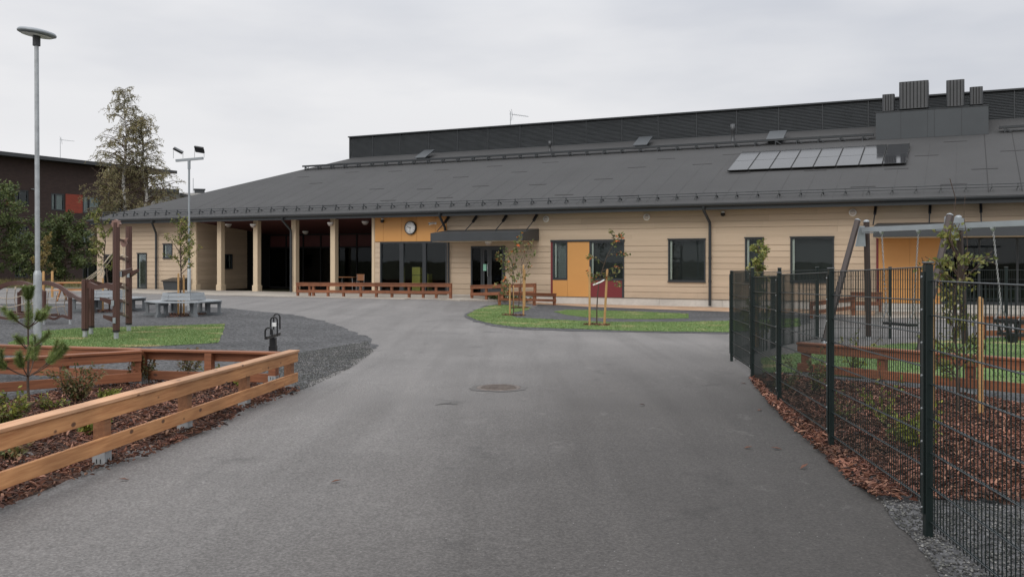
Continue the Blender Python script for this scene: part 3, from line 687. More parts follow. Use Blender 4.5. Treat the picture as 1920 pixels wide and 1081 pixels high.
# fascia, soffit, gutter
MB().box(e0+.1,RR,ED+.03,ED+.06,EZ-.26,EZ-.10).build('fascia', M['trim'], S)
mb = MB(); mb.box(e0+.1,RR,ED+.06,.02,ZT-.03,ZT); mb.box(e0+.06,uLc,-.79,back-.1,ZT-.03,ZT); mb.build('soffit', M['maroon'], S)
MB().box(e0+.04,e0+.07,ED+.07,back-.1,EZ-.26,EZ-.10).build('fascia', M['trim'], S)
g = MB(); n = 9; vs = []
for uu in (e0-.02,RR):
    for k in range(n): a = math.pi*k/(n-1); vs.append((uu, ED-.055-.075*math.cos(a), EZ-.045-.085*math.sin(a)))
    for k in range(n): a = math.pi*(n-1-k)/(n-1); vs.append((uu, ED-.055-.068*math.cos(a), EZ-.045-.078*math.sin(a)))
m2_ = 2*n; g.add(vs, [(k,(k+1)%m2_,m2_+(k+1)%m2_,m2_+k) for k in range(m2_)]+[tuple(range(m2_))]); g.tube([(e0-.02,ED-.13,EZ-.045),(RR,ED-.13,EZ-.045)], .012, 6)
g.build('gutter', M['darkmetal'], S)
# snow guard along the eave
mb = MB(); D1 = ED+.45; zz1 = zr(D1)
rb_ = mb; rb_.tube([(e0+.6,D1-.04,zz1+.23),(RR,D1-.04,zz1+.23)], .017, 6); rb_.tube([(e0+.6,D1-.07,zz1+.13),(RR,D1-.07,zz1+.13)], .017, 6)
q = e0+.7
while q < RR: 
    mb.beam((q,D1-.07,zz1-.06),(q,D1,zz1+.26), .03, .05, (0,1,0)); mb.beam((q,D1+.26,zz1+.08),(q,D1,zz1+.17), .03, .04, (1,0,0)); mb.beam((q-.05,D1-.05,zz1+.02),(q+.03,D1-.05,zz1+.16), .03, .03); q += .78
mb.build('snow_guard', M['darkmetal'], S)
# roof walkway below the louvred penthouse
D2 = 7.14; zz2 = zr(D2); us = e0+(D2-ED)+.25; ue = u(1642,7.0)
def walk(a,b):
    mb = MB(); mb.box(a,b,D2-.12,D2-.08,zz2+.17,zz2+.26); mb.box(a,b,D2+.16,D2+.2,zz2+.19,zz2+.27); mb.box(a,b,D2-.08,D2+.16,zz2+.225,zz2+.235)
    q = a+.2
    while q < b: mb.beam((q,D2-.1,zz2-.04),(q,D2-.1,zz2+.17),.05,.05); mb.beam((q+.24,D2-.1,zz2+.0),(q,D2-.1,zz2+.17),.04,.05); mb.beam((q,D2+.18,zz2+.06),(q,D2+.18,zz2+.22),.03,.03); q += .92
    mb.build('roof_walkway', M['trim'], roof)
walk(us,ue-.1); walk(u(1858,7.0)+.3,RR)
# louvred penthouse
pu0 = u(655,TD); pz0 = zr(TD)-.05; pz1 = z(1340,207,TD)-.02
mb = MB(); mb.box(pu0+.05,RR,TD+.12,BD,pz0-.4,pz1-.05); ph = mb.build('penthouse', M['trim'], S)
mb = MB(); nl = 17; zz_ = [pz0+.08+i*(pz1-.10-pz0-.08)/nl for i in range(nl)]
for q in zz_:
    dz = .054; vs = [(pu0+.06,TD+.06,q+dz),(RR,TD+.06,q+dz),(RR,TD+.012,q),(pu0+.06,TD+.012,q)]; mb.slab([vs[3],vs[2],vs[1],vs[0]], .012)
mb.build('louvre', M['louvre'], ph)
mb = MB(); q = pu0+.02; jx = [655,699,750,804,858,915,975,1036,1099,1166,1234,1306,1381,1460,1542,1628]
for px in jx: p_ = u(px,TD); mb.box(p_-.02,p_+.02,TD+.004,TD+.11,pz0+.061,pz1-.041)
q = u(1628,TD)
while q < RR: q += 1.95; mb.box(q-.02,q+.02,TD+.004,TD+.11,pz0+.061,pz1-.041)
mb.box(pu0,RR,TD-.006,TD+.11,pz0-.12,pz0+.06); mb.build('louvre_post', M['trim'], ph)
MB().box(pu0-.06,RR,TD-.07,BD+.05,pz1-.04,pz1+.03).build('parapet_cap', M['trim'], ph)
MB().box(pu0+.02,pu0+.049,TD+.0,BD,pz0-.4,pz1-.04).build('end_panel', M['louvre'], ph)
# vent box with cowls
VD = 7.0; a,b = u(1642,VD), u(1853.5,VD); vz0 = zr(VD)-.03; vz1 = z(1642,212,VD)
vb = MB().box(a,b,VD,TD-.02,vz0-.3,vz1).build('vent_box', M['boxmetal'], roof)
mb = MB()
for px in (1689,1739,1752,1803): q = u(px,VD); mb.box(q-.012,q+.012,VD-.006,VD-.001,vz0,vz1)
mb.box(a-.02,b+.02,VD-.03,VD-.001,vz0-.02,vz0+.05); mb.box(a-.02,b+.03,VD-.02,TD-.03,vz1+.001,vz1+.03); mb.build('joint', M['trim'], vb)
def cowl(px0,px1,py0,py1,D,dep):
    a,b = u(px0,D),u(px1,D); pm = (px0+px1)/2; z1 = z(pm,py0,D); z0 = max(z(pm,py1,D), vz1+.06); r_ = .09
    pts = []
    for cx_,cy_,s0 in ((b-r_,D+r_,-90),(b-r_,D+dep-r_,0),(a+r_,D+dep-r_,90),(a+r_,D+r_,180)):
        for k in range(5): t_ = R(s0+k*22.5); pts.append((cx_+r_*math.cos(t_), cy_+r_*math.sin(t_)))
    mb = MB().prism(pts,z0,z1); c_ = mb.build('vent_cowl', M['cowl'], roof); n_ = max(3,int((b-a)/.15)); mb = MB()
    for k in range(n_): q = a+r_+(b-a-2*r_)*(k+.5)/n_; mb.box(q-.018,q+.018,D-.006,D+.003,z0+.02,z1-.01)
    mb.build('slot', M['void'], c_)
    cx_ = (a+b)/2; MB().lathe([(min(.22,(b-a)*.35),0),(min(.22,(b-a)*.35),z0-vz1)],14,(cx_,D+dep/2,vz1+.02)).build('neck', M['trim'], c_)
cowl(1654,1677,176.5,208,VD+.25,.45); cowl(1685.5,1741,152,203,VD+.2,.8); cowl(1774,1808.5,149.5,199,VD+.3,.7); cowl(1818,1843,162.5,195.5,VD+.3,.5)
# roof hatches and pipes
def hatch(px0,px1,py,D):
    a,b = u(px0,D),u(px1,D); w = (b-a)*.75; zz_ = zr(D); mb = MB(); mb.box(a+.08,a+w-.08,D+.05,D+.75,zz_-.1,zz_+.22)
    h = mb.build('roof_hatch', M['trim'], roof)
    MB().slab([(a,D-.05,zz_+.20),(a+w,D-.05,zz_+.20),(a+w,D+.95,zz_+.72),(a,D+.95,zz_+.72)], .05).build('lid', M['boxmetal'], h)
hatch(1436,1480,265,7.35); hatch(1187,1222,276,7.75); hatch(778,805,299,7.75)
def pipe(px,py0,py1,D,r_):
    uu = u(px,D); zz_ = zr(D)-.05; z1 = z(px,py0,D); MB().lathe([(r_*1.25,0),(r_*1.25,.12),(r_,.15),(r_,(z1-zz_)*.62),(r_*1.3,(z1-zz_)*.65),(r_*1.3,z1-zz_),(0,z1-zz_+.02)],14,(uu,D,zz_)).build('vent_pipe', M['cowl'], roof)
pipe(1374,233,262,7.9,.085); pipe(1031,265,283,8.2,.065)
# canopies with tie rods
def canopy(ua,ub,rods,nm):
    D = -1.62; zb = 2.35; mb = MB()
    mb.add([(ua,D,zb),(ub,D,zb),(ub,-.03,zb+.02),(ua,-.03,zb+.02),(ua,D,2.70),(ub,D,2.70),(ub,-.03,2.88),(ua,-.03,2.88)], [(0,3,2,1),(4,5,6,7),(0,1,5,4),(1,2,6,5),(2,3,7,6),(3,0,4,7)])
    c_ = mb.build(nm, M['darkmetal'], S); MB().slab([(ua+.05,D+.05,zb-.002),(ub-.05,D+.05,zb-.002),(ub-.05,-.05,zb-.002),(ua+.05,-.05,zb-.002)], .02).build('canopy_soffit', M['column'], c_)
    for uu in rods:
        mb = MB().tube([(uu,-.05,3.38),(uu,-1.05,2.80)], .022, 6); mb.beam((uu,-.02,3.46),(uu,-.36,3.20), .09, .09); mb.build('tie_rod', M['trim'], c_)
canopy(u(807,-1.62),u(980,-1.62),[u(p) for p in (842,894,950,1007)],'canopy')
canopy(u(1637,-1.62),9.5,[u(p) for p in (1642,1744,1839)],'canopy')
# downspouts
for pt,pb_,bot in ((285,292.5,.0),(529,545.5,-.05),(824,834.5,2.9),(1319,1331,-.22)):
    a = u(pt,ED-.05); b = u(pb_,-.12); r_ = .055
    mb = MB().tube([(a,ED-.05,EZ-.12),(a,ED-.05,EZ-.26),(b,-.14,EZ-.72),(b,-.12,EZ-.85),(b,-.12,bot)], r_, 10)
    for zz_ in (.7,1.6): 
        if bot < .5: mb.tube([(b,-.12,zz_),(b,-.12,zz_+.06)], r_*1.2, 10)
    mb.build('downspout', M['trim'], S)
b = u(841,-.12); MB().tube([(b,-.12,2.36),(b+.0,-.12,.06)], .05, 10).build('downspout', M['trim'], S)
# left gable return and rear/right closing walls
mb = MB(); mb.box(uLc,uLc+.12,.17,back-1,-.3,ZT); mb.box(uLc,10,back-1.15,back-1,-.3,ZT); mb.build('rear_wall', M['siding'], S)
# ================================================================== things on the school wall and roof
def onwall(name, label, cat, px, py, D=0, group=None):
    uu = u(px,D); return thing(name, label, cat, SF.P(uu,D,z(px,py,D)), FA, group)
def wl_mesh(t):
    # round bulkhead lamp: base ring, half-shade diffuser (local -y points out of the wall)
    mb = MB(); vs = []; n = 20
    def lat(prof, mbx):
        vv = []; ff = []
        for r_,d in prof:
            for k in range(n): a = 2*math.pi*k/n; vv.append((r_*math.cos(a),-d,r_*math.sin(a)))
        for i in range(len(prof)-1):
            for k in range(n): j = (k+1)%n; ff.append((i*n+k,i*n+j,(i+1)*n+j,(i+1)*n+k))
        mbx.add(vv,ff,True)
    lat([(.135,0),(.135,.05),(.12,.065),(.095,.07)], mb); mb.build('lamp_ring', M['white'], t)
    mb = MB(); lat([(.10,.055),(.085,.085),(.05,.10),(.002,.105)], mb); mb.build('diffuser', M['lampglass'], t)
    mb = MB(); mb.box(-.10,.10,-.108,-.06,-.005,.005); mb.build('hood', M['white'], t)
GLW = 'round wall lamps under the eaves'
l0 = onwall('wall_lamp', 'round wall lamp just right of the dark entrance canopy', 'wall lamp', 1024.5, 410.5, 0, GLW); wl_mesh(l0)
dup(l0, SF.P(u(1213),0,z(1213,407)), FA, 'round wall lamp above and left of the square window by the downspout', GLW)
dup(l0, SF.P(u(1599),0,z(1599,398.5)), FA, 'round wall lamp above the brown end leg of the swing', GLW)
# porch ceiling lamps: round drum lamps under the ceiling, and two on columns
def dome(name, label, cat, loc, r_, group=None):
    t = thing(name, label, cat, loc, FA, group); MB().lathe([(r_*1.15,.05),(r_*1.15,0),(r_,-.02)],18).build('lamp_ring', M['white'], t)
    MB().lathe([(r_,-.02),(r_*.9,-.07),(r_*.5,-.12),(0,-.13)],18).build('diffuser', M['lampglass'], t); return t
def ceil(uu,D): return 3.50-.53*D/PD
GPL = 'round lamps under the porch ceiling'
for px,D,lab in ((428,.9,'round porch lamp between the first two columns from the left'),(573,4.2,'round porch lamp deep inside above the pine rail end'),(685,1.0,'round porch lamp beside the orange wall panel')):
    uu = u(px,D); dome('porch_lamp', lab, 'porch lamp', SF.P(uu,D,ceil(uu,D)-.05), .15, GPL)
uu = u(916,-.8); dome('canopy_lamp', 'round lamp under the entrance canopy above the double door', 'lamp', SF.P(uu,-.8,2.30), .14)
for px,lab in ((474.5,'white half round lamp on the second porch column'),(619.5,'white half round lamp on the fourth porch column')):
    dome('column_lamp', lab, 'column lamp', SF.P(u(px,-.12),-.12,3.28), .13, 'lamps on the porch columns')
def cam_dome(px,py,lab,col='black'):
    t = onwall('security_camera', lab, 'camera', px, py, 0, 'security cameras on the wall'); MB().box(-.05,.05,-.12,0,.03,.11).build('bracket', M['white'], t)
    MB().lathe([(.0,-.10),(.05,-.09),(.085,-.04),(.09,.03),(.0,.035)],14,(0,-.10,0)).build('dome', M[col], t)
cam_dome(1356.5,401,'black dome camera right of the downspout beside the square window'); cam_dome(719,414,'black dome camera on the left end of the orange panels')
t = onwall('security_camera', 'white bullet camera on the orange panels right of the clock', 'camera', 817, 418.5)
MB().box(-.05,.05,-.03,0,-.05,.05).build('bracket', M['white'], t); MB().tube([(0,-.02,0),(-.05,-.16,0),(-.14,-.34,-.03)],[.025,.055,.06],12).build('camera_body', M['white'], t); MB().tube([(-.133,-.325,-.028),(-.144,-.35,-.031)],[.04,.04],10).build('lens', M['black'], t)
# clock
t = onwall('wall_clock', 'round white wall clock with black hands on the orange panels', 'clock', 771, 427, -.02)
def disc(r0,prof,n=36):
    vv = []; ff = []
    for r_,d in prof:
        for k in range(n): a = 2*math.pi*k/n; vv.append((r_*math.cos(a),-d,r_*math.sin(a)))
    for i in range(len(prof)-1):
        for k in range(n): j = (k+1)%n; ff.append((i*n+k,i*n+j,(i+1)*n+j,(i+1)*n+k))
    return MB().add(vv,ff,True)
CR = .285
disc(0,[(CR+.02,0),(CR+.02,.10),(CR,.12),(CR-.02,.10)]).build('rim', M['trim'], t); disc(0,[(CR,.07),(CR-.02,.09),(.0005,.09)]).build('clock_face', M['white'], t)
mb = MB()
for k in range(60):
    a = k*math.pi/30; L = .018; o_ = Vector((math.sin(a),0,math.cos(a))); p = o_*(CR-.028)+Vector((0,-.0925,0)); mb.beam(p-o_*L,p,.006 if k%5 else .012,.003,(0,1,0))
mb.build('minute_marks', M['black'], t)
mb = MB()
for h in range(1,13):
    cu = bpy.data.curves.new('numeral','FONT'); cu.body = str(h); cu.size = .075; cu.align_x = 'CENTER'; cu.align_y = 'CENTER'; to = bpy.data.objects.new('numeral', cu)
    COL.objects.link(to); bpy.context.view_layer.update(); me = to.to_mesh(); a = h*math.pi/6; cx_,cz_ = math.sin(a)*(CR-.085), math.cos(a)*(CR-.085)
    mb.add([(v.co.x+cx_,-.0925,v.co.y+cz_) for v in me.vertices], [tuple(p.vertices) for p in me.polygons]); to.to_mesh_clear(); bpy.data.objects.remove(to); bpy.data.curves.remove(cu)
mb.build('numerals', M['black'], t)
def hand(nm,a,L,w): o_ = Vector((math.sin(a),0,math.cos(a))); MB().beam(-o_*.05+Vector((0,-.098,0)),o_*L+Vector((0,-.098,0)),w,.004,(0,1,0)).build(nm, M['black'], t)
hand('hour_hand',R(285),.16,.02); hand('minute_hand',R(183),.22,.013)
# grit bin by the left wall
p = SF.P(u(329,-.5),-.5); t = thing('grit_bin', 'black storage bin with sloping lid by the left end wall', 'bin', (p[0],p[1],zg(p[0],p[1])+.03), FA)
MB().add([(-.5,-.3,0),(.5,-.3,0),(.5,.3,0),(-.5,.3,0),(-.55,-.34,.48),(.55,-.34,.48),(.55,.34,.6),(-.55,.34,.6)],[(0,3,2,1),(4,5,6,7),(0,1,5,4),(1,2,6,5),(2,3,7,6),(3,0,4,7)]).build('bin_body', M['darkmetal'], t)
MB().slab([(-.62,-.40,.49),(.62,-.40,.49),(.62,.38,.645),(-.62,.38,.645)],.04).build('lid', M['black'], t)
# things behind the glass and in the porch
for i,(px,D,ht,lab) in enumerate(((784,.75,(.32,.36,.30),'pile of yellow printed boxes behind the middle pane of the tall window'),(803,.75,(.34,.0,.4),'yellow box behind the right pane of the tall window'))):
    uu = u(px,D); t = thing('card_box', lab, 'box', SF.P(uu,D,.041), FA); zz_ = 0
    for q,h_ in enumerate((.42,.40,.38) if i == 0 else (.9,)):
        MB().box(-.22 if i==0 else -.1,.22 if i==0 else .1,-.18,.18,zz_,zz_+h_-.03).build('box_body' , M['yellowbox'], t); MB().box(-.21 if i==0 else -.09,.21 if i==0 else .09,-.17,.17,zz_+h_-.029,zz_+h_-.001).build('box_lid', M['blind'], t); zz_ += h_
def chair(px,D,rz,lab):
    uu = u(px,D); t = thing('chair', lab, 'chair', SF.P(uu,D,-.03), FA+rz)
    MB().slab([(-.2,-.2,.45),(.2,-.2,.45),(.19,.2,.46),(-.19,.2,.46)],.02).build('seat', M['birchply'], t); MB().slab([(-.19,.22,.56),(-.19,.26,.86),(.19,.26,.86),(.19,.22,.56)],-.015).build('backrest', M['birchply'], t)
    for sx in (-.17,.17): MB().tube([(sx,-.2,0),(sx*.95,-.16,.43)],.012,6).build('leg', M['galv'], t); MB().tube([(sx,.24,0),(sx,.2,.45),(sx,.25,.84)],.012,6).build('leg', M['galv'], t)
chair(675,1.6,.5,'plywood chair standing in the porch near the orange wall panels')
uu = u(651,2.2); t = thing('table', 'reddish wooden table in the porch behind the pine rail', 'table', SF.P(uu,2.2,-.03), FA)
MB().box(-.6,.6,-.35,.35,.70,.73).build('table_top', M['birchply'], t)
for sx in (-.52,.52):
    for sy in (-.28,.28): MB().tube([(sx,sy,0),(sx,sy,.7)],.02,6).build('leg', M['galv'], t)
# solar panels
def solar_pt(a,b):     # bilinear over the photographed array on the roof plane
    uL_,uR_ = u(1363,1.6),u(1699.5,1.6)
    return a
SD0 = 2.2
for _ in range(30):    # find the roof depth where the array's lower left corner stands
    zz_ = z(1363,319.5,SD0); SD0 += (zz_-zr(SD0)-.12)/(.38-.0)*.6
SD1 = SD0
for _ in range(30): SD1 += (z(1397.4,285,SD1)-zr(SD1)-.12)/.38*.6
su0, su1 = u(1363,SD0), u(1699.5,SD0); pw = (su1-su0)/8; pl = math.hypot(SD1-SD0, PITCH*(SD1-SD0)); tilt = math.atan(PITCH)
first = None
ordw = ('leftmost','second from the left','third from the left','fourth from the left','fifth from the left','sixth from the left','seventh from the left','rightmost')
for i in range(8):
    loc = SF.P(su0+pw*(i+.5),SD0,zr(SD0)+.12); lab = 'glossy solar panel on the dark roof, '+ordw[i]+' in the row of eight'
    if first is None:
        first = thing('solar_panel', lab, 'solar panel', loc, FA, 'solar panels on the roof'); ct, st = math.cos(tilt), math.sin(tilt)
        def T(x,y,q): return (x, y*ct-q*st, y*st+q*ct)
        w = pw/2-.012
        def tb(mb,x0,x1,y0,y1,z0,z1): mb.add([T(x,y,q) for q in (z0,z1) for x,y in ((x0,y0),(x1,y0),(x1,y1),(x0,y1))],[(0,3,2,1),(4,5,6,7),(0,1,5,4),(1,2,6,5),(2,3,7,6),(3,0,4,7)]); return mb
        fb = MB(); tb(fb,-w,w,0,.025,-.04,.004); tb(fb,-w,w,pl-.025,pl,-.04,.004); tb(fb,-w,-w+.02,.025,pl-.025,-.04,.004); tb(fb,w-.02,w,.025,pl-.025,-.04,.004); tb(fb,-w+.02,w-.02,pl/2-.012,pl/2+.012,-.03,.002); fb.build('frame', M['solarframe'], first)
        gb = MB(); tb(gb,-w+.021,w-.021,.026,pl/2-.013,-.03,.0); tb(gb,-w+.021,w-.021,pl/2+.013,pl-.026,-.03,.0); gb.build('glass', M['solar'], first)
        rb = MB()
        for yy in (pl*.25,pl*.75): tb(rb,-pw/2,pw/2,yy-.02,yy+.02,-.10,-.041)
        rb.build('mounting_rail', M['galv'], first)
    else: dup(first, loc, FA, lab, 'solar panels on the roof')
# television aerials
def aerial(loc, h, lab, rz=0):
    t = thing('aerial', lab, 'aerial', loc, rz); MB().tube([(0,0,-.2),(0,0,h)],.02,6).build('mast', M['galv'], t); mb = MB()
    mb.tube([(-.05,0,h-.15),(1.1,0,h-.25)],.014,5)
    for k in range(7): mb.tube([(.2+k*.13,-.22+k*.01,h-.17-k*.011),(.2+k*.13,.22-k*.01,h-.17-k*.011)],.009,4)
    mb.tube([(.0,-.2,h+.1),(.12,0,h-.15),(.1,.2,h-.5)],.010,4); mb.tube([(.0,.2,h+.1),(.12,0,h-.15),(.1,-.2,h-.5)],.010,4); mb.build('antenna_boom', M['galv'], t); return t
p = SF.P(u(957,12),12); aerial((p[0],p[1],pz1), z(957,209,12)-pz1, 'thin television aerial on top of the louvred penthouse', .3)

# ================================================================== neighbouring buildings
BA = R(63.73); BF = Frame(-35.1,75.0,BA)
B = thing('apartment_building', 'dark brown brick apartment block with red brick panels and a flat roof', 'apartment block', (-35.1,75.0,0), BA)
def bu(px,D=0): return BF.u(px,D)
def bz(px,py,D=0): return BF.z(px,py,D)
b0, b1 = bu(-260), bu(278); btop = bz(155,309)
bops = []
def bwin(p0,p1,y0,y1,mat='curtain',mull=True):
    a,b = bu(p0),bu(p1); pm = (p0+p1)/2; z1 = bz(pm,y0); z0 = bz(pm,y1); bops.append((a,b,z0,z1)); mb = MB(); w = .09
    mb.box(a,b,.03,.16,z1-w,z1); mb.box(a,b,-.02,.16,z0,z0+w); mb.box(a,a+w,.03,.16,z0+w,z1-w); mb.box(b-w,b,.03,.16,z0+w,z1-w)
    if mull: q = a+(b-a)*.36; mb.box(q-.06,q+.06,.03,.16,z0+w,z1-w)
    f = mb.build('window', M['trim'], B); MB().box(a+w,b-w,.09,.10,z0+w,z1-w).build('pane', M['glass'], f); MB().box(a,b,.165,.18,z0,z1).build('curtain', M[mat], f)
bwin(96,121,362.5,394.5); bwin(156,189,368,400); bwin(28,54,356,386,'blind'); bwin(154,182,430,457); bwin(155,183,492,533,'void'); bwin(28,52,494,520,'void'); bwin(28,54,424,452,'blind'); bwin(96,121,425,455,'blind')
bwin(-40,-10,352,383,'curtain'); bwin(212,240,372,402,'blind')
bri = [(122.5,155,364.5,399),(10,27,354.5,385)]
for p0,p1,y0,y1 in bri: pm = (p0+p1)/2; MB().box(bu(p0)+.02,bu(p1)-.02,-.015,.05,bz(pm,y1),bz(pm,y0)).build('brick_panel', M['redbrick'], B)
rows_save = None
mb = MB(); zs = sorted(set([-1,btop]+[q for o in bops for q in o[2:4]]))
for a,b in zip(zs[:-1],zs[1:]):
    if b-a < .01: continue
    cuts = sorted((o[0],o[1]) for o in bops if o[2] <= a+1e-4 and o[3] >= b-1e-4); x = b0
    for ca,cb in cuts:
        if ca > x: mb.box(x,ca,0,.3,a,b)
        x = max(x,cb)
    mb.box(x,b1,0,.3,a,b)
mb.box(b1-.3,b1,.3,12,-1,btop); mb.box(b0,b0+.3,.3,12,-1,btop); mb.build('brick_wall', M['brick'], B)
mb = MB(); mb.slab([(b0-1,-.9,btop+.22),(b1+2.4,-.9,btop+.22),(b1+2.4,13,btop+.5),(b0-1,13,btop+.5)],.22); mb.build('flat_roof', M['trim'], B)
mb = MB(); mb.box(b0-1.02,b1+2.42,-.94,-.90,btop-.02,btop+.26); mb.build('roof_edge', M['darkmetal'], B)
mb = MB()
for px,py in ((60.5,354),(60,419.5)): mb.lathe([(.13,-.05),(.13,.0)],12,(bu(px),-.03,bz(px,py)))
mb.build('vent_grille', M['galv'], B)
p = BF.P(bu(113,3),3); aerial((p[0],p[1],btop+.3), 2.1, 'thin television aerial on the roof of the brick block', .2)
# low building farther back with a grey roof, eaves and chimney
CF = Frame(-30.0,104.,R(20)); 
t = thing('distant_house', 'pale distant house with dark eaves and a square chimney behind the roof slope', 'house', (-30.0,104.,0), R(20))
def cu_(px,D=0): return CF.u(px,D)
a,b = cu_(262),cu_(400); zt2 = CF.z(310,360.5)
M['palewall'] = simple('pale_render', (.45,.44,.42), .8, 0, .1, .5)
MB().box(a,b,0,10,-2,zt2).build('wall', M['palewall'], t)
mb = MB().slab([(a-1,-1.2,zt2+.3),(cu_(336),-1.2,zt2+.3),(cu_(336),11,zt2+.4),(a-1,11,zt2+.4)],.32); mb.build('flat_roof', M['trim'], t)
mb = MB().slab([(cu_(336)+.1,-.8,CF.z(336,361.5,-.8)),(cu_(400),-.8,CF.z(400,377,-.8)),(cu_(400),9,CF.z(400,376,9)-.1),(cu_(336)+.1,9,CF.z(336,361.5,9)-.1)],.3); mb.build('low_roof', M['felt'], t)
ch = cu_(374,2); cz0 = zt2-1.; cz1 = CF.z(374,356.5,2); w = .55
MB().box(ch-w,ch+w,2-w,2+w,cz0,cz1).build('chimney', M['darkmetal'], t); MB().box(ch-w-.08,ch+w+.08,2-w-.08,2+w+.08,cz1+.001,cz1+.12).build('chimney_cap', M['trim'], t)
MB().tube([(cu_(363),3,zt2),(cu_(363),3,CF.z(363,334,3))],.035,5).build('flue', M['galv'], t)

# ================================================================== trees
def limb(p, d, L, n, droop, r, wob=.25):
    pts = [p]; d = d.normalized(); st = L/n
    for i in range(n):
        d = (d+rv(r)*wob+Vector((0,0,-droop*(i+1)/n))).normalized(); p = p+d*st; pts.append(p)
    return pts
def big_tree(name, label, loc, h, rad, base, seed, nl, leafn, lsize, trunkmat, leafm, trunks=1, kind='birch', group=None):
    r = random.Random(seed); t = thing(name, label, 'tree', loc, 0, group); tk = MB(); lv = MB(); br_ = MB()
    for q in range(trunks):
        off = Vector((0,0,0)) if q == 0 else Vector((1.15,.5,0)); hh = h*(1 if q == 0 else .86)
        tp = [off+Vector((noise.noise((i*.4,seed,q))*.35*i/6,noise.noise((i*.4,seed+4,q))*.35*i/6,hh*i/12)) for i in range(13)]
        tr = [h*.014*(1-i/13)+.015 for i in range(13)]; tk.tube(tp,tr,7)
        for k in range(nl):
            f = base+(1-base)*((k+r.random())/nl)**.9; i = min(11,int(f*12)); p = tp[i].lerp(tp[i+1],f*12-i); az = r.uniform(0,6.28)
            prof = math.sin(math.pi*min(1,(1-f)/(1-base)*.86+.10))**.8 if kind != 'birch' else ((1-f)/(1-base))**.8*.90+.12
            if kind == 'birch' and f < base+.12: prof *= .75
            L = rad*prof*r.uniform(.65,1.12); up = .75 if kind == 'birch' else r.uniform(.0,.6)
            lp = limb(p, Vector((math.cos(az),math.sin(az),up)), L*1.15, 5, .35 if kind=='birch' else .12, r); br_.tube(lp,[max(.012,.045*(1-j/6)*L/rad+.008) for j in range(6)],4,False)
            for s in range(max(2,int(5*L/rad+(3.5 if kind == 'birch' else 2)))):
                j = r.randint(1,4); b = lp[j].lerp(lp[j+1],r.random()); sl = r.uniform(.35,1.)*(.35+.22*rad)*.6
                tw = limb(b, rv(r)+Vector((math.cos(az),math.sin(az),-.2 if kind=='birch' else .25)), sl, 4, .8 if kind=='birch' else .1, r); br_.tube(tw,.008,3,False)
                dn = r.uniform(.4,1.5)
                for m in range(int(leafn*dn)):
                    jj = r.randint(0,3); c_ = tw[jj].lerp(tw[jj+1],r.random())+rv(r)*r.uniform(0,lsize*1.6); d_ = (rv(r)+Vector((0,0,-.8 if kind=='birch' else -.2))); lv.leaf(c_,d_,rv(r),lsize*r.uniform(.6,1.25),lsize*r.uniform(.45,.8))
    tk.build('trunk', trunkmat, t); br_.build('branches', M['bark'], t); lv.build('crown', leafm, t); return t
def place(px, y): x = (px-CX)/FP*y; return (x,y,zg(x,y))
big_tree('birch_tree', 'tall airy birch with two white trunks standing behind the school roof', place(234,66), at(240,170,66).z+.2, 3.8, .10, 11, 190, 15, .10, M['birch'], M['birchleaf'], 2)
GT = 'dark green trees in front of the brick block'
big_tree('leafy_tree', 'dense dark green tree cut by the left edge of the picture', place(-6,56), 6.1, 2.3, .10, 21, 76, 28, .17, M['bark'], M['darkleaf'], 1, 'round', GT)
big_tree('leafy_tree', 'dense dark green round tree right of the tall lamp post', place(122,60), 4.3, 1.95, .08, 31, 68, 28, .17, M['bark'], M['darkleaf'], 1, 'round', GT)
big_tree('leafy_tree', 'small dark green tree behind the lamp post between the two larger ones', place(62,64), 3.5, 1.5, .08, 37, 34, 22, .17, M['bark'], M['darkleaf'], 1, 'round', GT)
big_tree('birch_tree', 'smaller bushy yellow brown birch at the foot of the tall one by the brick wall', place(206,67), at(205,315,67).z, 1.9, .12, 41, 46, 17, .18, M['birch'], M['birchleaf'], 1, 'birch')

def young_tree(label, base, trunk, limbs, leafmats, leafn, lsize, r0, seed, wobble=.16, cat='young tree', twig=.5, name='young_tree', tie=None, droop=0.):
    # trunk: list of local points; limbs: list of (start fraction, direction, length)
    r = random.Random(seed); t = thing(name, label, cat, base); tk = MB(); lvs = [MB() for _ in leafmats]
    tp = [Vector(p) for p in trunk]; n = len(tp)-1; tk.tube(tp,[r0*(1-.75*i/n) for i in range(n+1)],6)
    allp = []
    for f,d,L in limbs:
        i = min(n-1,int(f*n)); p = tp[i].lerp(tp[i+1],f*n-i); lp = limb(p,Vector(d),L,4,droop,r,wobble); tk.tube(lp,[r0*.42*(1-j/5)+.002 for j in range(5)],5,False); allp.append(lp)
        for s in range(3):
            j = r.randint(1,3); tw = limb(lp[j].lerp(lp[j+1],r.random()),Vector(d)+rv(r)*.9,L*twig*r.uniform(.5,1),3,droop,r,wobble); tk.tube(tw,.0035,4,False); allp.append(tw)
    for lp in allp:
        k = int(leafn*r.uniform(.4,1.5))
        for m in range(k):
            f = r.uniform(.25,1)*(len(lp)-1); j = min(len(lp)-2,int(f)); c_ = lp[j].lerp(lp[j+1],f-j)+rv(r)*lsize*.6
            q = 0 if len(leafmats) == 1 or r.random() < .86 else r.randint(1,len(leafmats)-1)
            lvs[q].leaf(c_,rv(r)+Vector((0,0,-.5)),rv(r)+Vector((0,0,.6)),lsize*r.uniform(.7,1.2),lsize*r.uniform(.5,.75))
    tk.build('trunk', M['bark'], t)
    for q,l in enumerate(lvs):
        if l.v: l.build('foliage', leafmats[q], t)
    if tie: MB().tube([(x,y,zz_) for x,y,zz_ in tie],.022,6).build('tree_tie', M['white'], t)
    return t
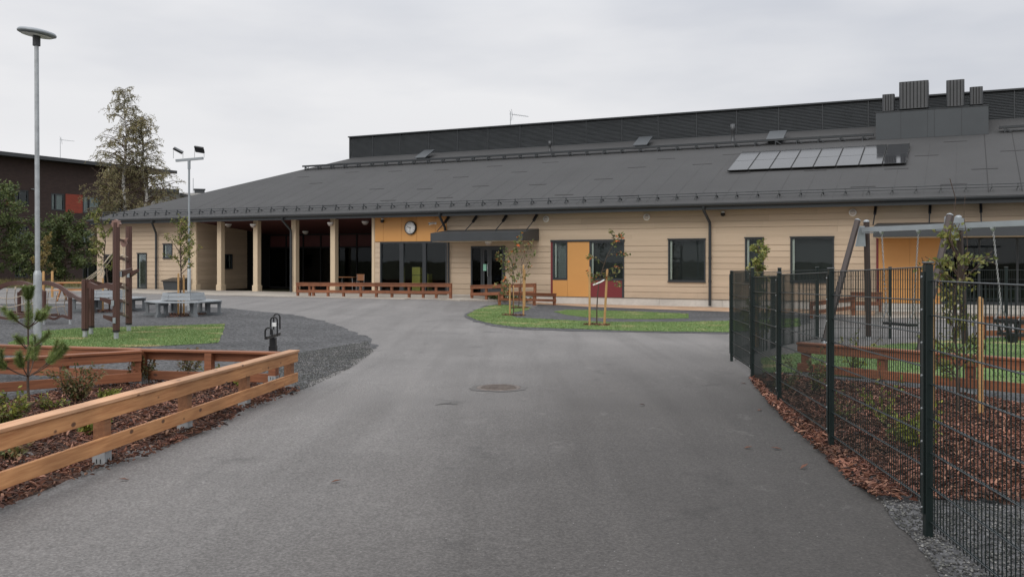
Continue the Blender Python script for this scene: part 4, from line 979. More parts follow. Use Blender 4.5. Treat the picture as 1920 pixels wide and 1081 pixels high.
def stake(px, py, pytop, label, r_=.028, group='support stakes of young trees', lean=(0,0)):
    b = G(px,py); h = EYE-(pytop-HZ)*b.y/FP-b.z; t = MB().tube([(0,0,-.05),(lean[0]*.5,lean[1]*.5,h*.5),(lean[0],lean[1],h-.03),(lean[0],lean[1],h)],[r_,r_,r_,r_*.6],10).build('tree_stake', M['stake'], None, tuple(b)); tag(t,label,'stake',group); return b
def randlimbs(r, n, f0, f1, L0, L1, up, squeeze=1.):
    out_ = []
    for i in range(n):
        f = f0+(f1-f0)*(i+r.random())/n; az = r.uniform(0,6.28); L = lerp(L0,L1,(f-f0)/(f1-f0))*r.uniform(.75,1.2); out_.append((f,(math.cos(az)*squeeze,math.sin(az)*squeeze,up*r.uniform(.6,1.3)),L))
    return out_
def trk(h, n, wob, seed, lean=(0,0)): return [(noise.noise((i*.6,seed,0))*wob*i/n+lean[0]*i/n, noise.noise((i*.6,seed,5))*wob*i/n+lean[1]*i/n, h*i/n) for i in range(n+1)]
r9 = random.Random(99)
# the two trees inside the ring benches
b = G(339,591); hT = EYE-(412-HZ)*b.y/FP-b.z
young_tree('young tree with light green crown inside the near ring bench', tuple(b), trk(hT,10,.10,1), randlimbs(r9,26,.42,.95,.66,.35,.95), [M['youngleaf']], 10, .075, .028, 51, twig=.5)
b = G(206,584); hT = EYE-(398-HZ)*b.y/FP-b.z
young_tree('young tree with sparse green leaves inside the far ring bench behind the climbing posts', tuple(b), trk(hT,10,.12,2,(-.25,0)), randlimbs(r9,20,.38,.97,.52,.3,.9), [M['youngleaf']], 11, .08, .026, 52, twig=.5)
stake(334.5,591.5,512,'pale stake left of the trunk inside the near ring bench'); stake(344.5,590.5,515,'pale stake right of the trunk inside the near ring bench')
stake(193,583.5,521,'pale stake inside the far ring bench'); 
# rowans on the island
b = G(963,592); 
young_tree('thin rowan with green and orange leaves nearest the road on the island tip', tuple(b), trk(1.75,8,.10,3,(-.05,0)), [(.35,(-.5,0,.7),.55),(.5,(-.7,-.2,.6),.6),(.62,(-.3,.3,.9),.75),(.75,(.3,.2,1.),.75),(.7,(-.5,.3,.7),.6),(.9,(-.25,.1,1),.75),(.55,(.5,-.2,.8),.5),(.95,(.1,.1,1),.9),(.4,(-.8,.1,.5),.5),(.85,(-.6,0,.8),.6)], [M['rowanleaf'],M['orangeleaf']], 8, .125, .018, 53, twig=.45)
b2 = G(972,578)
young_tree('thin rowan with reddish leaves behind the island tip by the entrance rail', tuple(b2), trk(1.9,8,.14,4,(.15,0)), [(.5,(.5,0,.9),.7),(.7,(.7,.1,.9),.9),(.85,(.4,.2,1),1.),(.6,(-.4,.2,.9),.6),(.95,(.25,0,1),1.)], [M['rowanleaf'],M['orangeleaf']], 6, .115, .016, 54, twig=.4)
stake(956,592,530,'stake left of the rowan nearest the road'); stake(981.5,592,496,'tallest stake right of the rowan nearest the road'); stake(962.5,578,534,'short stake behind the rowan at the island tip'); stake(984,578,505,'stake at the right of the back rowan')
b3 = G(1119,609)
young_tree('leaning young rowan with orange leaves in front of the red window panel', tuple(b3), [(0,0,0),(.0,0,.4),(.02,0,.8),(.06,0,1.15),(.16,.02,1.5),(.28,.04,1.85),(.45,.05,2.15),(.62,.06,2.36)], [(.4,(-.6,0,.5),.35),(.45,(.7,0,.5),.5),(.55,(.9,.1,.2),.6),(.62,(-.8,0,.6),.45),(.7,(.9,.1,.3),.55),(.5,(.7,-.2,-.1),.55),(.8,(.3,0,.8),.3),(.95,(.7,0,.6),.25),(.9,(-.3,0,.8),.3),(.48,(-.5,.2,.3),.3)], [M['rowanleaf'],M['orangeleaf'],M['orangeleaf']], 8, .085, .02, 55, twig=.35, droop=.15, tie=[(-.1,0,1.06),(.1,-.02,1.14),(.2,-.03,1.2)])
stake(1105.5,611,500,'stake left of the leaning rowan with orange leaves'); stake(1133,609,504,'stake right of the leaning rowan with orange leaves',.032,lean=(.08,0))
# small tree by the far end of the mesh fence
b = G(1424,650); young_tree('narrow green young tree behind the dark mesh fence near its far end', tuple(b), trk(2.0,10,.10,6,(-.06,0)), randlimbs(r9,26,.1,.98,.36,.2,.6), [M['youngleaf']], 12, .075, .018, 56, twig=.5)
stake(1419,650,509,'stake of the narrow tree at the far end of the mesh fence',.03)
# young birch close behind the mesh fence
b = G(1797,778); hB = EYE-(335-HZ)*b.y/FP-b.z
young_tree('young birch with large yellowing leaves close behind the mesh fence', tuple(b), trk(hB,12,.16,7,(-.06,0)), [(f,dd,L) for f,dd,L in randlimbs(r9,34,.12,.74,.34,.22,1.2)]+[(.55,(.8,.1,.8),.55),(.5,(-.7,0,.9),.5)], [leafmat('big_birch_leaves', [(.10,.13,.03),(.16,.19,.05),(.24,.25,.07),(.33,.30,.10)],.5,6,.35)], 5.4, .062, .014, 57, twig=.6)
t2 = young_tree('slender bare stem beside the young birch at the mesh fence', tuple(G(1806,776)), trk(hB*.93,10,.14,8,(.02,0)), [(.6,(.4,0,1),.3),(.45,(-.5,0,1),.35)], [M['youngleaf']], 3, .055, .009, 58)
stake(1838,785,556,'stake right of the young birch behind the mesh fence',.03); stake(1748,775,560,'stake left of the young birch hidden behind the nearest fence post',.03)
b = G(84,556); 
young_tree('small yellowish young tree behind the tall lamp post at the yard edge', (b.x,b.y,b.z), trk(2.6,8,.2,9), randlimbs(r9,16,.3,.98,.55,.3,.8), [leafmat('yellowing_leaves', [(.14,.11,.03),(.22,.17,.05),(.26,.2,.08)])], 9, .12, .025, 59)
stake(81.5,557,508,'stake left of the small tree behind the tall lamp post',.05); stake(98,557,508,'stake right of the small tree behind the tall lamp post',.05)
# shrubs in the planting beds
def shrub(px, py, h, wdt, label, mats, seed, ls=.04, n=16, leafn=9, group=None):
    if group == GR: leafn *= .55; n = int(n*.75)
    r = random.Random(seed); b = G(px,py); t = thing('shrub', label, 'shrub', tuple(b), 0, group); tk = MB(); lv = [MB() for _ in mats]
    for i in range(n):
        az = r.uniform(0,6.28); lp = limb(Vector((r.uniform(-.04,.04),r.uniform(-.04,.04),0)), Vector((math.cos(az)*wdt/h,math.sin(az)*wdt/h,1.1)), h*r.uniform(.55,1.05), 5, .05, r, .16); tk.tube(lp,[.006,.005,.004,.003,.003,.002],4,False)
        for m in range(int(leafn*2.2*r.uniform(.6,1.5))):
            f = r.uniform(.2,1)*5; j = min(4,int(f)); c_ = lp[j].lerp(lp[j+1],f-j)+rv(r)*.025; q = r.randint(0,len(mats)-1); lv[q].leaf(c_,rv(r)+Vector((math.cos(az),math.sin(az),.2))*.8,rv(r)+Vector((0,0,1)),ls*1.1*r.uniform(.7,1.3),ls*1.1*r.uniform(.4,.55))
    tk.build('stems', M['bark'], t)
    for q,l in enumerate(lv):
        if l.v: l.build('foliage', mats[q], t)
    return t
SH = M['shrubleaf']; LM = M['limeleaf']; YL = M['youngleaf']
GS = 'shrubs in the near planting bed'; GR = 'shrubs behind the mesh fence'
shrub(143,757,.50,.26,'reddish green shrub just right of the pine seedling',[SH],101,.045,24,14,GS)
shrub(268,722,.42,.22,'bushy reddish shrub in front of the back rail beside a post',[SH],102,.045,22,13,GS)
shrub(352,712,.46,.2,'tall thin shrub with a reddish tip in the near bed',[SH],103,.04,14,12,GS)
shrub(404,718,.26,.2,'low bright green shrub behind the near rail at the third post',[LM,YL],104,.04,18,12,GS)
shrub(452,727,.2,.16,'small yellow green plant under the near rail close to its end',[LM],105,.035,12,10,GS)
shrub(300,755,.22,.2,'low green plant under the middle of the near rail',[LM,SH],106,.04,16,12,GS)
shrub(170,815,.24,.2,'yellow green plant against the nearest post of the near rail',[LM],107,.045,16,12,GS)
shrub(8,800,.40,.3,'green shrub at the left picture edge beside the pine seedling',[LM,SH],108,.05,22,14,GS)
shrub(20,862,.22,.2,'brown leaved plant at the left edge behind the near rail',[SH],109,.045,14,12,GS)
shrub(205,752,.18,.18,'small yellow leaved plant between the two reddish shrubs',[LM],110,.04,14,12,GS)
shrub(95,770,.2,.2,'low green plant at the foot of the pine seedling',[SH,LM],111,.04,14,12,GS)
shrub(1527,740,.62,.26,'tall green shrub behind the second near fence panel',[SH,YL],121,.05,20,13,GR)
shrub(1660,800,.62,.2,'thin yellow green shrub behind the middle of the near fence panel',[LM],122,.05,14,11,GR)
shrub(1588,790,.35,.2,'low green shrub behind the mesh just right of the second post',[YL,SH],123,.045,14,11,GR)
shrub(1722,850,.50,.24,'yellow green shrub hidden behind the nearest fence post',[LM],124,.05,20,13,GR)
shrub(1690,835,.3,.2,'low green plant left of the nearest fence post',[YL],125,.045,14,12,GR)
shrub(1602,705,.75,.2,'thin bright green shrub behind the dark rail in front of the swing',[LM],126,.06,16,12,GR)
shrub(1470,735,.32,.25,'low dark green shrub behind the third fence panel',[SH],127,.05,16,12,GR)
for i,(px,py,lab) in enumerate(((925,562,'dark green shrub left of the entrance rail end post'),(942,565,'dark green shrub under the entrance rail'),(990,565,'dark green shrub behind the low side rail by the entrance'),(1008,564,'dark green shrub at the right end of the low side rail'),(968,564,'dark green shrub between the rails by the entrance'))):
    shrub(px,py,.38,.5,lab,[M['darkleaf']],140+i,.09,14,11,'shrubs by the entrance rail')
# pine seedling
def pine(px, py, h, label):
    r = random.Random(77); b = G(px,py); t = thing('pine_seedling', label, 'pine', tuple(b)); tk = MB(); nl = MB()
    tp = [Vector((noise.noise((i*.5,1,0))*.02,noise.noise((i*.5,2,0))*.02,h*i/10)) for i in range(11)]; tk.tube(tp,[.017*(1-.75*i/10) for i in range(11)],7)
    def needles(pts,f0,den,ln):
        n = len(pts)-1; L = sum((pts[i+1]-pts[i]).length for i in range(n))
        for m in range(int(den*L)):
            f = (f0+(1-f0)*r.random())*n; j = min(n-1,int(f)); p = pts[j].lerp(pts[j+1],f-j); d = (pts[j+1]-pts[j]).normalized(); o_ = rv(r); o_ = (o_-d*o_.dot(d)).normalized(); dd = (d*r.uniform(.25,.95)+o_*.75).normalized(); s = dd.cross(rv(r)).normalized()*.0018; l = ln*r.uniform(.7,1.15)
            nl.add([p-s,p+s,p+dd*l],[(0,1,2)])
    for hh,k,L in ((.33,6,.50),(.55,3,.22),(.72,6,.27)):
        for i in range(k):
            az = 6.28*i/k+r.uniform(-.4,.4)+(.2 if hh > .5 else 0); lp = [tp[0]*0+Vector((0,0,h*hh))]; d = Vector((math.cos(az),math.sin(az),.25)); LL = L*r.uniform(.8,1.2)
            for q in range(5): d = (d+Vector((0,0,.16))+rv(r)*.06).normalized(); lp.append(lp[-1]+d*LL/5)
            tk.tube(lp,[.007,.006,.005,.005,.004,.003],5,False); needles(lp,.5,1500,.068)
            if hh < .5:
                for q in (2,3): tw = limb(lp[q],d+rv(r)*.8,LL*.4,3,-.3,r,.1); tk.tube(tw,.003,4,False); needles(tw,.25,1500,.062)
    needles(tp[7:],.0,2000,.075)
    for q in range(5): a = 6.28*q/5; tw = [Vector((0,0,h*.93)),Vector((math.cos(a)*.035,math.sin(a)*.035,h*.98)),Vector((math.cos(a)*.045,math.sin(a)*.045,h*1.04))]; needles(tw,.1,2600,.05)
    tk.build('trunk', M['bark'], t); nl.build('needles', M['needle'], t)
pine(53,783,1.30,'young pine seedling with upswept branches in the bark bed at the left')
# ================================================================== timber rails
def rail_fence(label, pts, h, mat, zs=None, post=.095, foot=True, cap=.14, ext=(.0,.0), side=-1, low=(.20,.43), up=(.72,.945), spacing=None, group=None):
    """pts: world (x,y) of the posts in order; rails run past them on the given side."""
    a = Vector((pts[0][0],pts[0][1],0)); b = Vector((pts[-1][0],pts[-1][1],0)); ang = math.atan2(b.y-a.y,b.x-a.x); L = (b-a).length
    g0 = zs[0] if zs else zg(*pts[0]); g1 = zs[1] if zs else zg(*pts[-1])
    t = thing('timber_rail', label, 'rail fence', (a.x,a.y,g0), ang, group); d = (b-a).normalized(); xs_ = [(Vector((p[0],p[1],0))-a).dot(d) for p in pts]
    def gz(x): return (g1-g0)*x/L
    x0,x1 = -ext[0]-post/2, L+ext[1]+post/2; y_ = side*(post/2+.016)
    pw_ = post/2
    for x in xs_:
        g = gz(x); p = MB().box(x-pw_,x+pw_,-pw_,pw_,g+(.17*h/.5 if foot else -.1),g+h-.031).build('post', M['woodmid'] if mat is M['woodlight'] else mat, t)
        if foot:
            mb = MB().box(x-pw_-.004,x+pw_+.004,-pw_-.004,pw_+.004,g-.05,g+.20*h/.5)
            f = mb.build('post_foot', M['galv'], p); mb = MB()
            for sy in (-1,1):
                for dx in (-.016,.016):
                    for dz in (.05,.15): mb.box(x+dx-.004,x+dx+.004,sy*(pw_+.0042)-.0006,sy*(pw_+.0042)+.0006,g+dz,g+dz+.035)
            for sx in (-1,1):
                for dy in (-.016,.016):
                    for dz in (.05,.15): mb.box(x+sx*(pw_+.0042)-.0006,x+sx*(pw_+.0042)+.0006,dy-.004,dy+.004,g+dz,g+dz+.035)
            mb.build('bolt_slot', M['black'], p)
    def board(nm,f0,f1,ya,yb):
        vs = []
        for x in (x0,x1):
            g = gz(x)
            for yy,zz_ in ((ya,f0),(yb,f0),(yb,f1),(ya,f1)): vs.append((x,yy,g+zz_))
        o = MB().add(vs,[(0,1,2,3),(7,6,5,4),(0,4,5,1),(1,5,6,2),(2,6,7,3),(3,7,4,0)]).build(nm, mat, t)
        bv = o.modifiers.new('edge','BEVEL'); bv.width = .004; bv.segments = 2; return o
    board('lower_rail',low[0]*h,low[1]*h,side*(pw_+.001),side*(pw_+.033)); board('upper_rail',up[0]*h,up[1]*h,side*(pw_+.001),side*(pw_+.033))
    cb_ = board('cap_rail',h-.028,h,-cap/2+side*.03,cap/2+side*.03)
    if mat is M['woodlight']: cb_.data.materials[0] = M['woodcap']
    return t
zl = -.075
pA = (-3.24,7.25); pD = (-2.80,11.52); st = ((pD[0]-pA[0])/3,(pD[1]-pA[1])/3)
front = [(pA[0]-2*st[0],pA[1]-2*st[1]),(pA[0]-st[0],pA[1]-st[1]),pA,(pA[0]+st[0],pA[1]+st[1]),(pA[0]+2*st[0],pA[1]+2*st[1]),pD]
rail_fence('long fresh pine rail fence running along the road on the left', front, .55, M['woodlight'], (-.025,-.10), ext=(.3,.06), side=-1, low=(.27,.48), up=(.73,.945))
q1 = (-3.02,11.62); q3 = (-4.83,11.98)
mid = at(393,652,11.80)
rail_fence('short stained rail fence at right angles to the near rail behind the bed', [q3,(mid.x,mid.y-.02),q1], .495, M['woodred'], (zl,zl), side=1, ext=(.05,.0))
q5 = at(-60,0,10.6); 
rail_fence('stained rail fence running left behind the pine seedling', [(q5.x,10.75),(at(120,0,11.35).x,11.35),(-4.86,11.86)], .495, M['woodred'], (zl,zl), side=-1)
q6 = at(-60,0,12.75)
rail_fence('rear stained rail fence running left below the play lawn', [(q6.x,12.8),(at(105,0,12.4).x,12.42),(-4.95,12.12)], .495, M['woodred'], (zl,zl), side=-1)
# rails by the building
def railpx(label, pxs, D0, D1, h, z0, z1, **k):
    n = len(pxs); pts = []
    for i,px in enumerate(pxs): D = lerp(D0,D1,i/(n-1)); pts.append(SF.P(u(px,D),D)[:2])
    return rail_fence(label, pts, h, M['woodred'], (z0,z1), foot=False, cap=.16, **k)
Dp = -3.3
railpx('long stained rail fence in front of the porch and tall window', (558.5,581,589,616,645,677,706,735,767,793.5,818,845), Dp, Dp+.55, .56, .0, .04, side=-1)
railpx('stained rail fence in front of the entrance door', (885,912,942,975,1003), -1.75, -1.6, .55, -.05, .06, side=-1)
railpx('low sloping stained side rail beside the entrance ramp', (936.5,1011,1039.5), -3.2, -1.2, .42, -.12, -.22, side=-1)
# step slab under the porch rail
uq = [u(556,-3.6),u(762,-3.6)]
t = tag(MB().box(uq[0],uq[1],-3.75,-3.1,-.2,-.035).build('kerb_slab', M['concrete'], None, (SF.o[0],SF.o[1],0), (0,0,FA)), 'low concrete kerb slab under the porch rail fence', 'kerb')
# rails behind the mesh fence
ra = G(1512,709); rb = G(1820,741); rd = (rb-ra)/2
rp = [tuple((ra+rd*i)[:2]) for i in range(6)]
rail_fence('stained rail fence behind the mesh fence in front of the swing lawn', rp, .50, M['woodred'], None, side=-1, ext=(.05,.1))
ra = G(1843,638); rb = G(1985,640); rail_fence('stained rail fence farther back on the right of the swing lawn', [tuple(ra[:2]),tuple(((ra+rb)/2)[:2]),tuple(rb[:2])], .52, M['woodred'], None, side=-1, foot=False)
railpx('low stained rail at the terrace edge left of the orange wall', (1521,1560,1600), -5.2, -4.4, .5, -.25, -.1, side=-1)
railpx('stained rail on the terrace in front of the orange wall', (1598,1625,1650), -3.0, -2.8, .55, -.05, -.05, side=-1)
# ================================================================== mesh fences
def mesh_panel(t, p, q, ztop, zbot, zt2=None, zb2=None, sp=.05):
    zt2 = ztop if zt2 is None else zt2; zb2 = zbot if zb2 is None else zb2
    p = Vector((p[0],p[1],0)); q = Vector((q[0],q[1],0)); d = q-p; L = d.length; d.normalize(); nn = Vector((-d.y,d.x,0)); mb = MB(); n = int(L/sp); w = .0024; hw = MB()
    for i in range(n+1):
        f = (i+.5)*L/(n+1); b = p+d*f; za = lerp(zbot,zb2,f/L); zz_ = lerp(ztop,zt2,f/L)
        mb.add([b+d*sx*w+nn*sy*w+Vector((0,0,h)) for h in (za-.03,zz_+.005) for sx,sy in ((-1,-1),(1,-1),(1,1),(-1,1))],[(4,5,6,7),(0,1,5,4),(1,2,6,5),(2,3,7,6),(3,0,4,7)])
    for k in range(8):
        f = k/7.; za = lerp(zbot,ztop,f); zz_ = lerp(zb2,zt2,f)
        for s in (-1,1): hw.tube([p+nn*s*.006+Vector((0,0,za)),q+nn*s*.006+Vector((0,0,zz_))],.0042,5,False)
    o = mb.build('mesh_panel', M['fence'], t); hw.build('cross_wire', M['fence_wire_sheen'], o); return o
def mesh_post(t, p, d, ztop, zbot, bolts=True):
    x,y = p; c_,s_ = d; ang = math.atan2(s_,c_)
    o = MB().cham(-.032,.032,-.022,.022,zbot-.2,ztop-.012,.006).build('post', M['fence'], t, (x,y,0), (0,0,ang))
    MB().cham(-.036,.036,-.026,.026,ztop-.011,ztop,.005).build('post_cap', M['fence_cap'], o)
    MB().box(-.02,.02,.026,.034,zbot+.12,ztop-.06).build('clamp_bar', M['fence'], o)
    mb = MB()
    for k in range(8): mb.lathe([(.007,0),(.007,.004)],8,(0,0,0)); 
    mb = MB()
    for k in range(8):
        zz_ = zbot+.16+k*(ztop-zbot-.25)/7; mb.tube([(0,.034,zz_),(0,.040,zz_)],.007,8)
    mb.build('bolt_heads', M['galv'], o); return o
P1=(2.47,5.42); P2=(2.755,7.89); P3=(3.03,10.36); P4=(3.355,12.76); P5=(3.625,15.1); P0=(2.19,2.95); Pm=(1.91,.48)
t = thing('mesh_fence', 'tall dark green double wire mesh fence along the right road edge', 'mesh fence', (2.47,5.42,0)); t.location = (0,0,0)
fd = (.113,.9936)
def fz_(py,y): return EYE-(py-HZ)*y/FP
mesh_panel(t,P0,P1,1.49,.07,1.47,.055); mesh_panel(t,Pm,P0,1.50,.09)
mesh_panel(t,P1,P2,1.553,.16,1.488,.082); mesh_panel(t,P2,P3,1.485,.095,1.42,.025); mesh_panel(t,P3,P4,1.405,.03,1.345,-.045); mesh_panel(t,P4,P5,1.437,.085,1.40,.03)
offn = (-.04*.9936,.04*.113)
for p,zt3,zb3 in ((P0,1.60,-.02),(P1,1.584,-.025),(P2,1.525,-.02),(P3,1.45,-.02),(P4,1.48,-.05),(P5,1.41,-.07)):
    mesh_post(t,(p[0]-.012,p[1]),(-.9936*0+fd[0],fd[1]),zt3,zb3)
# far mesh fence round the swing yard
F1=(3.68,15.15); Fm=(5.22,17.9); F2=(6.57,19.75); F3=(8.18,19.85); F4=(10.72,19.9); F5=(13.2,19.95)
t = thing('mesh_fence', 'far dark mesh fence behind the swing set', 'mesh fence', (0,0,0))
for a,b in ((F1,Fm),(Fm,F2),(F2,F3),(F3,F4),(F4,F5)): mesh_panel(t,a,b,1.36,-.10)
for p in (Fm,F2,F3,F4,F5): mesh_post(t,p,(1,.1),1.43,-.22)

# ================================================================== lamp posts
b = G(70.5,654); h0 = b.z
t = thing('street_lamp', 'tall galvanised lamp post with a tilted disc head at the left', 'street lamp', tuple(b)); y_ = b.y
zsl = EYE-(507-HZ)*y_/FP-h0; ztp = EYE-(80-HZ)*y_/FP-h0
MB().lathe([(.074,-.1),(.074,zsl-.10),(.070,zsl-.05),(.048,zsl)],20).build('lower_pole', M['galv'], t); MB().tube([(0,0,zsl-.02),(-.02,0,ztp)],[.045,.038],16).build('upper_pole', M['galv'], t)
MB().tube([(-.02,0,ztp-.06),(-.02,0,ztp+.14)],.068,16).build('lamp_neck', M['darkmetal'], t)
hd = MB().lathe([(0,.0),(.30,.015),(.335,.03),(.34,.055),(.32,.085),(.2,.11),(0,.115)],36).build('lamp_head', M['greymetal'], t, (-.02,0,ztp+.13), (0,R(7.5),0))
MB().lathe([(0,-.003),(.27,-.001),(.27,.002)],30).build('lamp_glass', M['white'], hd)
b = G(354.5,582); h0 = b.z; y_ = b.y
t = thing('floodlight_pole', 'slim galvanised pole with two black floodlights on a crossbar behind the ring bench', 'floodlight pole', tuple(b))
zs_ = EYE-(497-HZ)*y_/FP-h0; ztp = EYE-(301-HZ)*y_/FP-h0
MB().lathe([(.056,-.1),(.056,zs_-.04),(.04,zs_)],14).build('lower_pole', M['galv'], t); MB().tube([(0,0,zs_-.02),(0,0,ztp)],.034,12).build('upper_pole', M['greymetal'], t); MB().tube([(0,0,ztp-.28),(0,0,ztp)],.048,12).build('collar', M['greymetal'], t)
MB().beam((-.45,.05,ztp+.0),(.48,-.05,ztp+.07),.08,.08).build('crossbar', M['greymetal'], t)
def flood(x,zz_,rot):
    o = MB().box(-.16,.16,-.11,.11,-.025,.03).build('floodlight', M['black'], t, (x,0,zz_+.30), rot); MB().box(-.13,.13,-.09,.09,.031,.036).build('lamp_glass', M['darkmetal'], o)
    mb = MB().beam((-.15,0,-.26),(-.15,0,.0),.025,.012); mb.beam((.15,0,-.26),(.15,0,0),.025,.012); mb.build('bracket', M['galv'], t, (x,0,zz_+.30), (0,0,.2))
flood(-.36,ztp+.03,(R(20),R(28),.3)); flood(.34,ztp+.06,(R(-50),R(10),-.2))

# ================================================================== ring benches
def ring_bench(label, base, w, rz, first=None):
    if first: return dup(first, base, rz, label, 'hexagonal ring benches round young trees')
    t = thing('ring_bench', label, 'bench', base, rz, 'hexagonal ring benches round young trees'); Ro = w/2; Ri = w/2-.46; hs = .45
    def hexp(r_,a0=0): return [(r_*math.cos(R(60*k+a0)), r_*math.sin(R(60*k+a0))) for k in range(6)]
    for k in range(6):
        mb = MB()
        for s in range(4):
            ra_ = Ri+s*.117; rb_ = ra_+.108; 
            pa = [(r_*math.cos(R(60*q)),r_*math.sin(R(60*q)),hs) for r_,q in ((ra_,k),(ra_,k+1),(rb_,k+1),(rb_,k))]; mb.slab([pa[0],pa[3],pa[2],pa[1]],.035)
        mb.build('seat', M['benchgrey'], t)
        mb = MB()
        for s in range(2):
            r0_ = Ri-.02-.03*s; z0_ = hs+.03+s*.112; r1_ = r0_-.025; g_ = .985
            a = [(r_*math.cos(R(60*k+30+sg*30*g_))*1,r_*math.sin(R(60*k+30+sg*30*g_)),zz_) for r_,zz_ in ((r0_,z0_),(r1_,z0_+.102)) for sg in (-1,1)]
            b_ = [(p[0]*.94,p[1]*.94,p[2]) for p in a]
            mb.add(a+b_,[(0,1,3,2),(4,6,7,5),(0,4,5,1),(2,3,7,6),(0,2,6,4),(1,5,7,3)])
        mb.build('backrest', M['benchgrey'], t)
        # trestle leg on each corner
        a = R(60*k); d = Vector((math.cos(a),math.sin(a),0)); mb = MB()
        mb.beam(d*(Ri+.06)+Vector((0,0,0.0)),d*(Ri+.06)+Vector((0,0,hs-.09)),.09,.09,d); mb.beam(d*(Ro-.09)+Vector((0,0,0)),d*(Ro-.09)+Vector((0,0,hs-.09)),.09,.09,d)
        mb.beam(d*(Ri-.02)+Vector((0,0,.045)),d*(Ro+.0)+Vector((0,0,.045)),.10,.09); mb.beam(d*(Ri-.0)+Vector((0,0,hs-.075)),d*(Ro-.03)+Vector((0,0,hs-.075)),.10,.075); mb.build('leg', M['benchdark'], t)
    return t
bc = G(344,591); rb1 = ring_bench('pale grey hexagonal ring bench in full view left of the porch', tuple(bc), 2.28, R(8))
bc2 = G(205,583.5); ring_bench('pale grey hexagonal ring bench half hidden behind the climbing posts', tuple(bc2), 2.28, R(16), rb1)
for i,(px,py,lab) in enumerate(((342,591.5,'ring of bark mulch round the tree in the near ring bench'),(205,584,'ring of bark mulch round the tree in the far ring bench'),(1119,610,'small patch of bark mulch round the leaning rowan'),(964,592,'small patch of bark mulch round the rowan nearest the road'),(973,578,'small patch of bark mulch round the back rowan'))):
    c_ = G(px,py); rr_ = .75 if i < 2 else .38
    P_ = [(c_.x+rr_*math.cos(a*.35)*(1+.2*noise.noise((a,i,0))),c_.y+rr_*math.sin(a*.35)*(1+.2*noise.noise((a,i,4)))) for a in range(18)]
    def zchip(mb,x,y,r): chip(mb,x,y,r)
    scatter('bark_mulch', lab, 'bark mulch', P_, 600 if i < 2 else 260, zchip, M['chip'], None, 60+i)

# ================================================================== climbing frame
def octpost(mb, x, y, r_, z0, z1):
    pts = []
    for k in range(16): a = 2*math.pi*k/16; q = r_*(1 if k%2 else .84); pts.append((x+q*math.cos(a),y+q*math.sin(a)))
    return mb.prism(pts,z0,z1)
c1=G(218,636); c2=G(241.5,621); c3=G(159.5,633); c4=G(170.5,627)
t = thing('climbing_frame', 'brown climbing frame of four ribbed posts with ropes and foot boards on the play lawn', 'climbing frame', tuple(c1))
o0 = Vector(c1)
def cpost(c_, pytop, cap=True, r_=.072):
    l = c_-o0; h = EYE-(pytop-HZ)*c_.y/FP-c_.z; f = MB(); octpost(MB(),0,0,r_,0,1); p = octpost(MB(),l.x,l.y,r_,l.z+.16,l.z+h).build('post', M['brownplastic'], t)
    MB().lathe([(.05,0),(.05,.165)],14,(l.x,l.y,l.z-.01)).build('post_foot', M['galv'], p); MB().lathe([(r_*1.04,.17),(r_*1.04,.20)],16,(l.x,l.y,l.z)).build('foot_ring', M['black'], p)
    return l,h
l1,h1 = cpost(c1,417); l2,h2 = cpost(c2,424); l3,h3 = cpost(c3,523.5); l4,h4 = cpost(c4,523)
# scalloped end disc on the tallest post
mb = MB(); pts = []
for k in range(48): a = 2*math.pi*k/48; q = .088*(1+.10*math.cos(8*a)); pts.append((q*math.cos(a),q*math.sin(a)))
n = len(pts); mb.add([(l1.x+x,l1.y-.05,l1.z+h1-.03+y) for x,y in pts]+[(l1.x+x,l1.y+.05,l1.z+h1-.03+y) for x,y in pts],[tuple(range(n)),tuple(range(2*n-1,n-1,-1))]+[(i,n+i,n+(i+1)%n,(i+1)%n) for i in range(n)]); mb.build('end_disc', M['browncap'], t)
def wavy(mb, p, q, h, w, amp=.02, taper=0., n=14, wv=.18):
    p = Vector(p); q = Vector(q); d = (q-p); L = d.length; dn = d.normalized(); s = dn.cross(Vector((0,0,1))).normalized()*w/2; vs = []
    for i in range(n+1):
        f = i/n; c_ = p+d*f+Vector((0,0,amp*math.sin(f*math.pi*3.2+.6))); hh = h*(1-.0*f)*(1+taper*(f-.5)*2)*(1+wv*math.cos(f*2*math.pi)); up_ = Vector((0,0,hh/2))
        vs += [c_-s-up_,c_+s-up_,c_+s+up_,c_-s+up_]
    fs = [(0,1,2,3),(4*n+3,4*n+2,4*n+1,4*n)]
    for i in range(n):
        for k in range(4): j = (k+1)%4; fs.append((4*i+k,4*i+4+k,4*i+4+j,4*i+j))
    return mb.add(vs,fs)
def loc(px,py,y): return at(px,py,y)-o0
wavy(MB(),loc(163,536,c3.y),loc(214,537,c1.y),.115,.05).build('balance_beam', M['brownplastic'], t)
wavy(MB(),loc(172,533,c4.y),loc(238,535,c2.y),.10,.05).build('balance_beam', M['brownplastic'], t)
def foot(pa,pb,taper=.35,plate=True):
    o = wavy(MB(),pa,pb,.10,.055,.0,taper,8,.0).build('foot_board', M['brownplastic'], t); e_ = Vector(pb); MB().box(e_.x-.03,e_.x+.03,e_.y-.085,e_.y-.07,e_.z-.06,e_.z+.06).build('fixing_plate', M['greymetal'], o)
foot(loc(187,559.5,c1.y-.1),loc(214,567.5,c1.y)); foot(loc(193,592.5,c1.y-.1),loc(217,600,c1.y)); foot(loc(259.5,506.5,c2.y-.15),loc(243,515,c2.y)); foot(loc(246,505,c1.y+.9),loc(228.5,513.5,c1.y+.1))
for py in (484,537.5,563.5,588): wavy(MB(),loc(220,py-1,c1.y),loc(240,py+3,c2.y),.07,.05,.0,0,4).build('step', M['brownplastic'], t)
mb = MB(); 
